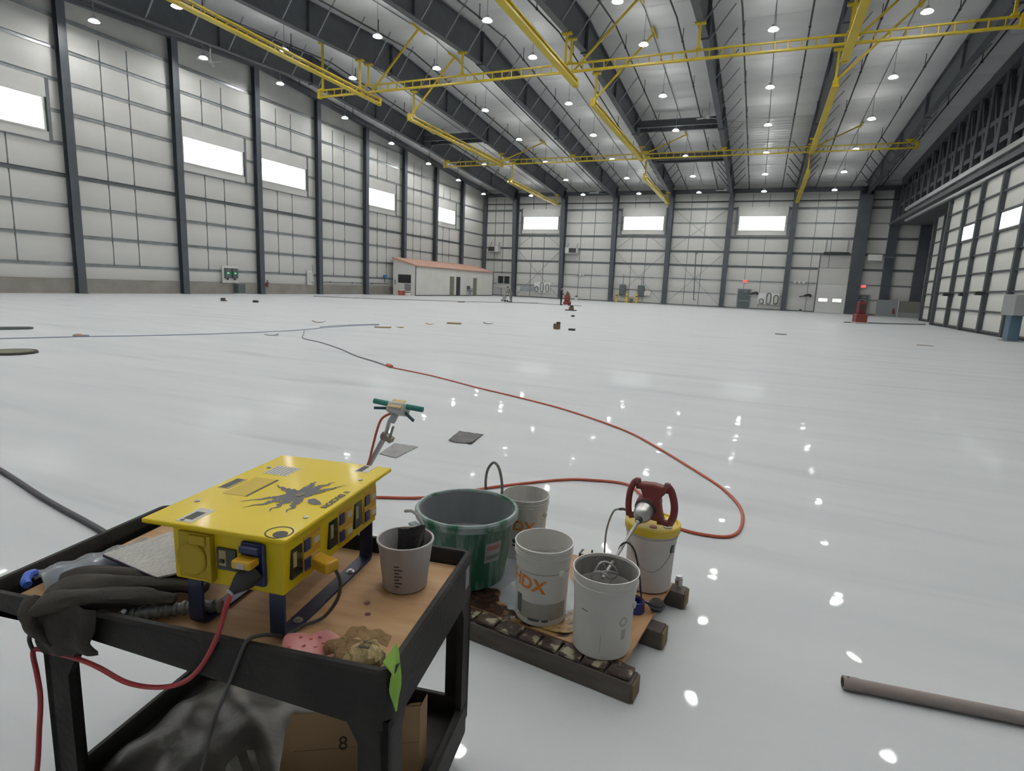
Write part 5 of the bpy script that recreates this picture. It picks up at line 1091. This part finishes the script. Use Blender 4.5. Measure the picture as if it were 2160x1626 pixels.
obj('handle_lug', MB().box(-.012, .012, -.005, .006, -.022, .022, Matrix.Translation((math.cos(a + .98) * .141, math.sin(a + .98) * .141, .265)) @ rz(a + .98 + 1.57)), m_dgrey, t)

# green tub with rope handles
m_green = mat('green_tub_streaked', (.012, .085, .048), .35, col2=(.20, .27, .25), scale=12, stretch=(2.0, 2.0, .12), detail=6, lo=.47, hi=.74)
m_greyrim = mat('grey_smeared_green_rim', (.012, .11, .055), .3, col2=(.27, .34, .34), scale=7, lo=.38, hi=.5)
tb = thing('green_tub', 'large round green tub smeared with grey coating, with rope handles', 'tub', (-1.43, 2.84, ZB))
TH = .41
obj('body', MB().lathe([(0, 0), (.222, 0), (.23, .008), (.275, TH - .05)], 56), m_green, tb, smooth=True)
obj('rim', MB().lathe([(.275, TH - .05), (.295, TH - .045), (.299, TH - .01), (.291, TH), (.277, TH), (.27, TH - .012)], 56), m_greyrim, tb, smooth=True)
obj('inside_coat', MB().lathe([(.2705, TH - .011), (.267, TH - .05), (.245, .2), (0, .2)], 56), mat('grey_inside_coat', (.29, .295, .31), .35, col2=(.21, .24, .25), scale=3.5, stretch=(1.5, 1.5, .3)), tb, smooth=True)
ax = math.atan2(-.31, .4)
for s, pts in ((1, [(-.02, .297, .385), (-.03, .305, .46), (-.02, .31, .54), (.02, .31, .59), (.06, .305, .555), (.085, .3, .46), (.09, .29, .385)]),
               (-1, [(-.28, -.215, .40), (-.215, -.25, .425), (-.155, -.285, .425), (-.115, -.305, .40), (-.085, -.315, .35)])):
    h = obj('rope_handle', MB().tube(smoothpath(pts), .0085, 8), mat('grey_rope', (.17, .175, .165), .8, col2=(.27, .27, .25), scale=60) if s == 1 else mat('pale_rope', (.30, .29, .27), .8), tb, smooth=True)
obj('handle_bracket', MB().cbox((-.14, -.283, TH - .055), (.17, .045, .016), rz(math.radians(-26))), m_greyrim, tb, bevel=.004); obj('handle_bracket', MB().cbox((.035, .302, TH - .03), (.16, .035, .016), rz(math.radians(-6))), m_greyrim, tb, bevel=.004)
la = math.atan2(-2.83, 1.41) + .62
patch(tb, 'label', .2295, .1265, la - .2, la + .2, .17, .29, mat('worn_label', (.30, .29, .28), .5, col2=(.23, .22, .22), scale=9), 8, .0015); patch(tb, 'label_print', .2295, .1265, la - .17, la + .17, .245, .272, mat('faded_red_print', (.34, .13, .13), .5), 6, .0025); patch(tb, 'label_print', .2295, .1265, la - .17, la + .17, .19, .215, mat('faded_dark_print', (.12, .14, .13), .5), 6, .0025)

# ------------------------------------------------------------------ red mixer
m_mr = mat('red_mixer_plastic', (.19, .02, .016), .45, col2=(.14, .025, .022), scale=8); m_msm = mat('dusty_red_plastic', (.20, .07, .075), .6)
mx = thing('paddle_mixer', 'red two-handled paddle mixer lying on the yellow bucket lid', 'mixer', (0, 0, 0))
cx, cy, cz = -.435, 3.15, .635; dv = (Vector((-.545, 2.575, .445)) - Vector((-.475, 3.03, .575))).normalized()
def fp(x, z, y=0):
    x = cx + (x - cx) * .9; z = .53 + (z - .53) * .88
    return Vector((x, cy + y + (cz - z) * -.18, z))
fr = [(-.575, .60), (-.58, .68), (-.56, .755), (-.535, .768), (-.52, .752)]
for pts, rr in (([(-.565, .545), (-.577, .62), (-.575, .70), (-.556, .757), (-.535, .768)], .0165), ([(-.318, .535), (-.298, .59), (-.30, .66), (-.325, .735), (-.352, .765)], .0165)):
    h = obj('handle', MB().tube([fp(x, z) for x, z in [(p.x, p.y) for p in smoothpath([(x, z, 0) for x, z in pts])]], rr, 10, flat=1.25), m_mr, mx, smooth=True)
    p = pts[-1]; obj('grip_end', MB().lathe([(0, -.022), (.016, -.018), (.02, 0), (.016, .018), (0, .022)], 12, fp(*p)), m_msm, h, smooth=True)
for a_, b_, rr in (((-.54, .742), (-.345, .742), .019), ((-.565, .548), (-.50, .558), .018), ((-.39, .542), (-.318, .538), .018)):
    obj('cross_member', MB().tube([fp(*a_), fp((a_[0] + b_[0]) / 2, (a_[1] + b_[1]) / 2 + .004), fp(*b_)], rr, 10), m_mr, mx, smooth=True)
R = dv.to_track_quat('Z', 'Y').to_matrix().to_4x4(); chuck = Vector((-.478, 3.03, .572))
mo = Matrix.Translation(chuck - dv * .135) @ R
def plate(pts, y0, y1):
    P = [fp(x, z) for x, z in pts]; n = len(P); mb = MB(); vs = [p + Vector((0, y0, 0)) for p in P] + [p + Vector((0, y1, 0)) for p in P]
    return mb.add(vs, [tuple(range(n))[::-1], tuple(range(n, 2 * n))] + [(k, (k + 1) % n, n + (k + 1) % n, n + k) for k in range(n)])
obj('body_shell', plate([(-.535, .755), (-.50, .768), (-.43, .772), (-.375, .765), (-.345, .75), (-.36, .722), (-.385, .69), (-.365, .60), (-.345, .545), (-.52, .555), (-.515, .60), (-.49, .69), (-.51, .728)], -.03, .035), m_mr, mx, bevel=.012)
obj('motor_housing', MB().lathe([(0, -.11), (.04, -.105), (.06, -.08), (.068, -.03), (.068, .0), (.062, .035)], 28, (0, 0, 0), mo), m_mr, mx, smooth=True)
obj('vent_ring', MB().lathe([(.06, .02), (.063, .034), (.053, .046)], 28, (0, 0, 0), mo), m_black, mx, smooth=True)
obj('gear_case', MB().lathe([(.053, .04), (.052, .078), (.045, .1), (.034, .118), (.026, .125), (.02, .13)], 28, (0, 0, 0), mo, True, True), mat('cast_aluminium', (.55, .55, .54), .33, 1.0), mx, smooth=True)
obj('chuck', MB().lathe([(.019, .124), (.019, .15), (.014, .158)], 16, (0, 0, 0), mo, True, True), m_black, mx, smooth=True)
end = Vector((-.545, 2.58, .447))
obj('shaft', MB().tube([chuck + dv * .01, end + dv * .03], .0085, 12), mat('galvanised_shaft', (.48, .48, .47), .4, .5, col2=(.36, .36, .36), scale=20), mx, smooth=True); obj('shaft_coupling', MB().tube([chuck + dv * .015, chuck + dv * .035], .012, 10), m_lightsteel, mx, smooth=True)
pd = MB(); pe = Matrix.Translation(end) @ R
ring = lambda z, r: [pe @ Vector((r * math.cos(k * .2618), r * math.sin(k * .2618), z)) for k in range(24)]
for z, r in ((-.03, .05), (.045, .05)): pd.tube(ring(z, r), .0045, 6, True)
for s in range(3):
    pd.tube([pe @ Vector((.05 * math.cos(s * 2.09 + q * 1.6), .05 * math.sin(s * 2.09 + q * 1.6), -.03 + .075 * q)) for q in (0, .2, .4, .6, .8, 1)], .004, 6); pd.tube([pe @ Vector((.05 * math.cos(s * 2.09), .05 * math.sin(s * 2.09), -.03)), pe @ Vector((0, 0, -.02))], .0035, 6)
obj('paddle', pd, mat('zinc_wire', (.5, .5, .5), .35, .7), mx, smooth=True)
def cordw(label, pts, r, m): return tag(obj('mixer_cord', MB().tube(smoothpath(pts), r, 8), m, smooth=True), label, 'cord')
o = obj('cord_boot', MB().tube(smoothpath([(-.57, 3.18, .552), (-.60, 3.2, .548), (-.625, 3.22, .535)]), .008, 8), m_black, mx, smooth=True)
cordw('grey cord running from the red mixer down to the switch box on the pallet', [(-.62, 3.22, .537), (-.66, 3.25, .51), (-.69, 3.28, .44), (-.71, 3.30, .35), (-.715, 3.31, .25), (-.72, 3.32, .175), (-.76, 3.325, .14)], .0055, mat('grey_mixer_cord', (.25, .255, .26), .5))
cordw('thin black cord arching over the mixer shaft beside the white bucket', [(-.505, 2.80, .20), (-.53, 2.79, .40), (-.525, 2.79, .50), (-.49, 2.79, .535), (-.45, 2.79, .50), (-.42, 2.79, .40), (-.40, 2.80, .27), (-.39, 2.84, .15)], .005, m_black)
t = thing('switch_box', 'small white and black switch box on the far edge of the pallet', 'switch', ppos(-.0, .46, .1135), PA + .1)
obj('case', MB().box(-.07, .06, -.04, .04, 0, .05), m_lab, t, bevel=.006); obj('end_cap', MB().box(-.085, -.07, -.035, .035, .003, .045), m_black, t); obj('end_cap', MB().box(.06, .085, -.035, .035, .003, .045), m_black, t); obj('toggle', MB().tube([(-.01, 0, .05), (-.01, 0, .068)], .006), m_black, t)
t = thing('black_plug_ball', 'round black plug with a short cord on the pallet plywood', 'plug', (-.335, 2.955, .1135))
obj('body', MB().lathe([(0, .0), (.03, .004), (.042, .025), (.04, .045), (.025, .06), (0, .064)], 20), m_black, t, smooth=True); obj('rib', MB().tube([(.042 * math.cos(k * .52), .042 * math.sin(k * .52), .03) for k in range(12)], .005, 6, True), m_dgrey, t); obj('cord', MB().tube(smoothpath([(-.035, -.01, .03), (-.06, -.03, .05), (-.09, -.04, .075), (-.12, -.05, .085)]), .005, 6), m_black, t)
tag(obj('blue_tape_roll', MB().lathe([(.03, 0), (.045, 0), (.045, .06), (.03, .06), (.03, 0)], 20), mat('blue_tape', (.02, .03, .22), .5), None, (-.435, 2.90, .1135)), 'dark blue tape roll half hidden behind the white front bucket', 'tape')
tag(obj('metal_cap', MB().lathe([(0, .0), (.022, .0), (.022, .035), (.017, .04), (.017, .055), (0, .055)], 16), m_bolt, None, (-.262, 3.30, .1135), smooth=True), 'small steel cap on the pallet corner beside the lidded bucket', 'cap')

# ------------------------------------------------------------------ floor polisher behind the cart, mats and pipe
fg = thing('edge_grinder', 'stand-up floor grinder with green handle grips behind the yellow box', 'grinder', (-2.85, 3.34, 0))
def g(x, y, z): return Vector((x + 2.85, y - 3.34, z))
m_gg = mat('teal_grip', (.01, .19, .16), .5); m_pole = mat('brushed_pole', (.42, .42, .41), .3, .8)
obj('pole', MB().tube([g(-2.72, 3.34, .14), g(-2.47, 3.31, .47), g(-2.33, 3.30, .70)], .018, 12), m_pole, fg, smooth=True)
obj('upper_pole', MB().tube([g(-2.325, 3.30, .70), g(-2.285, 3.295, .83), g(-2.24, 3.29, .89)], .014, 12), m_bolt, fg, smooth=True)
obj('clamp', MB().lathe([(.03, -.02), (.034, 0), (.03, .02)], 14, g(-2.325, 3.30, .71), ry(.5), True, True).cbox(g(-2.285, 3.29, .705), (.06, .05, .035), ry(.5)), mat('bronze_clamp', (.22, .19, .15), .4, .6), fg, smooth=True)
obj('clamp_lever', MB().tube([g(-2.27, 3.28, .715), g(-2.25, 3.275, .77), g(-2.235, 3.27, .80)], .009, 8), m_grey, fg)
hb = obj('switch_head', MB().cbox(g(-2.205, 3.285, .925), (.135, .10, .075), ry(.0) @ rx(-.5)), m_whitem, fg, bevel=.012); obj('name_plate', MB().cbox(g(-2.205, 3.265, .966), (.105, .085, .006), rx(-.5 + .95)), mat('gold_plate', (.66, .52, .25), .3, .4), hb, bevel=.001)
obj('neck', MB().lathe([(.03, 0), (.024, -.05), (.02, -.07)], 14, g(-2.235, 3.29, .89), ry(.35)), m_lightsteel, fg, smooth=True)
for s, a_, b_ in ((-1, (-2.265, 3.28, .952), (-2.395, 3.27, .962)), (1, (-2.145, 3.29, .948), (-2.025, 3.31, .938))):
    obj('grip', MB().tube([g(*a_), g(*b_)], .019, 14), m_gg, fg, smooth=True)
for a_, b_ in (((-2.27, 3.27, .925), (-2.38, 3.25, .918)), ((-2.15, 3.27, .915), (-2.06, 3.25, .868))): obj('lever', MB().bar(g(*a_), g(*b_), .012, .018), mat('dark_teal_lever', (.012, .05, .075), .4), fg)
obj('cable', MB().tube(smoothpath([g(-2.26, 3.28, .89), g(-2.32, 3.26, .85), g(-2.36, 3.26, .77), g(-2.41, 3.27, .62), g(-2.46, 3.28, .48), g(-2.6, 3.3, .25)]), .0085, 8), m_orange, fg, smooth=True)
obj('head', MB().lathe([(0, .03), (.15, .03), (.16, .06), (.15, .11), (.08, .14), (.07, .22), (0, .23)], 24, g(-2.75, 3.34, 0)), m_grey, fg, smooth=True)
for s in (-1, 1): obj('wheel', MB().lathe([(.05, -.02), (.05, .02)], 16, g(-2.66, 3.34 + s * .12, .05), rx(math.pi / 2), True, True), m_black, fg)
m_rub = mat('dark_rubber_mat', (.045, .046, .048), .45, col2=(.10, .10, .102), scale=7, bump=.3, bscale=30); m_steelpl = mat('worn_grey_mat', (.27, .27, .275), .4, col2=(.21, .21, .215), scale=6)
def matq(name, label, P, m, curl):
    P = [Vector((x, y, 0)) for x, y in P]; c = sum(P, Vector()) / 4
    def fn(u, v):
        p = P[0].lerp(P[3], u).lerp(P[1].lerp(P[2], u), v); return (p.x - c.x, p.y - c.y, .006 + curl * ((2 * u - 1) ** 2) * (1 - v) * 1.0 + .004 * math.sin(u * 9 + v * 4) ** 2)
    return tag(obj(name, MB().sheet(10, 8, fn, .005), m, None, c, smooth=True), label, 'mat')
matq('rubber_mat', 'dark rubber mat with lifted edge on the floor beyond the cart', [(-3.1, 5.63), (-3.22, 6.11), (-2.9, 6.13), (-2.83, 5.68)], m_rub, .02)
matq('rubber_mat', 'pale grey mat on the floor behind the grinder handle', [(-3.48, 4.84), (-3.57, 5.25), (-3.28, 5.27), (-3.25, 4.80)], m_steelpl, .0)
pp = thing('steel_pipe', 'rusty grey steel pipe lying on the floor at the lower right', 'pipe', (.55, 2.88, .031), math.atan2(.09, .71))
obj('tube', MB().lathe([(.024, 0), (.0285, 0), (.029, .01), (.029, 1.7), (.024, 1.7)], 24, (0, 0, 0), ry(math.pi / 2)), mat('rusty_pipe', (.27, .24, .23), .55, col2=(.31, .25, .235), scale=9, stretch=(1, 4, 4)), pp, smooth=True)
obj('flared_end', MB().lathe([(.024, -.002), (.031, -.002), (.032, .06), (.029, .075)], 24, (0, 0, 0), ry(math.pi / 2)), MATS['rusty_pipe'], pp, smooth=True); obj('bolt_hole', MB().lathe([(0, .0325), (.006, .032)], 10, (.018, .0, 0)), m_black, pp)
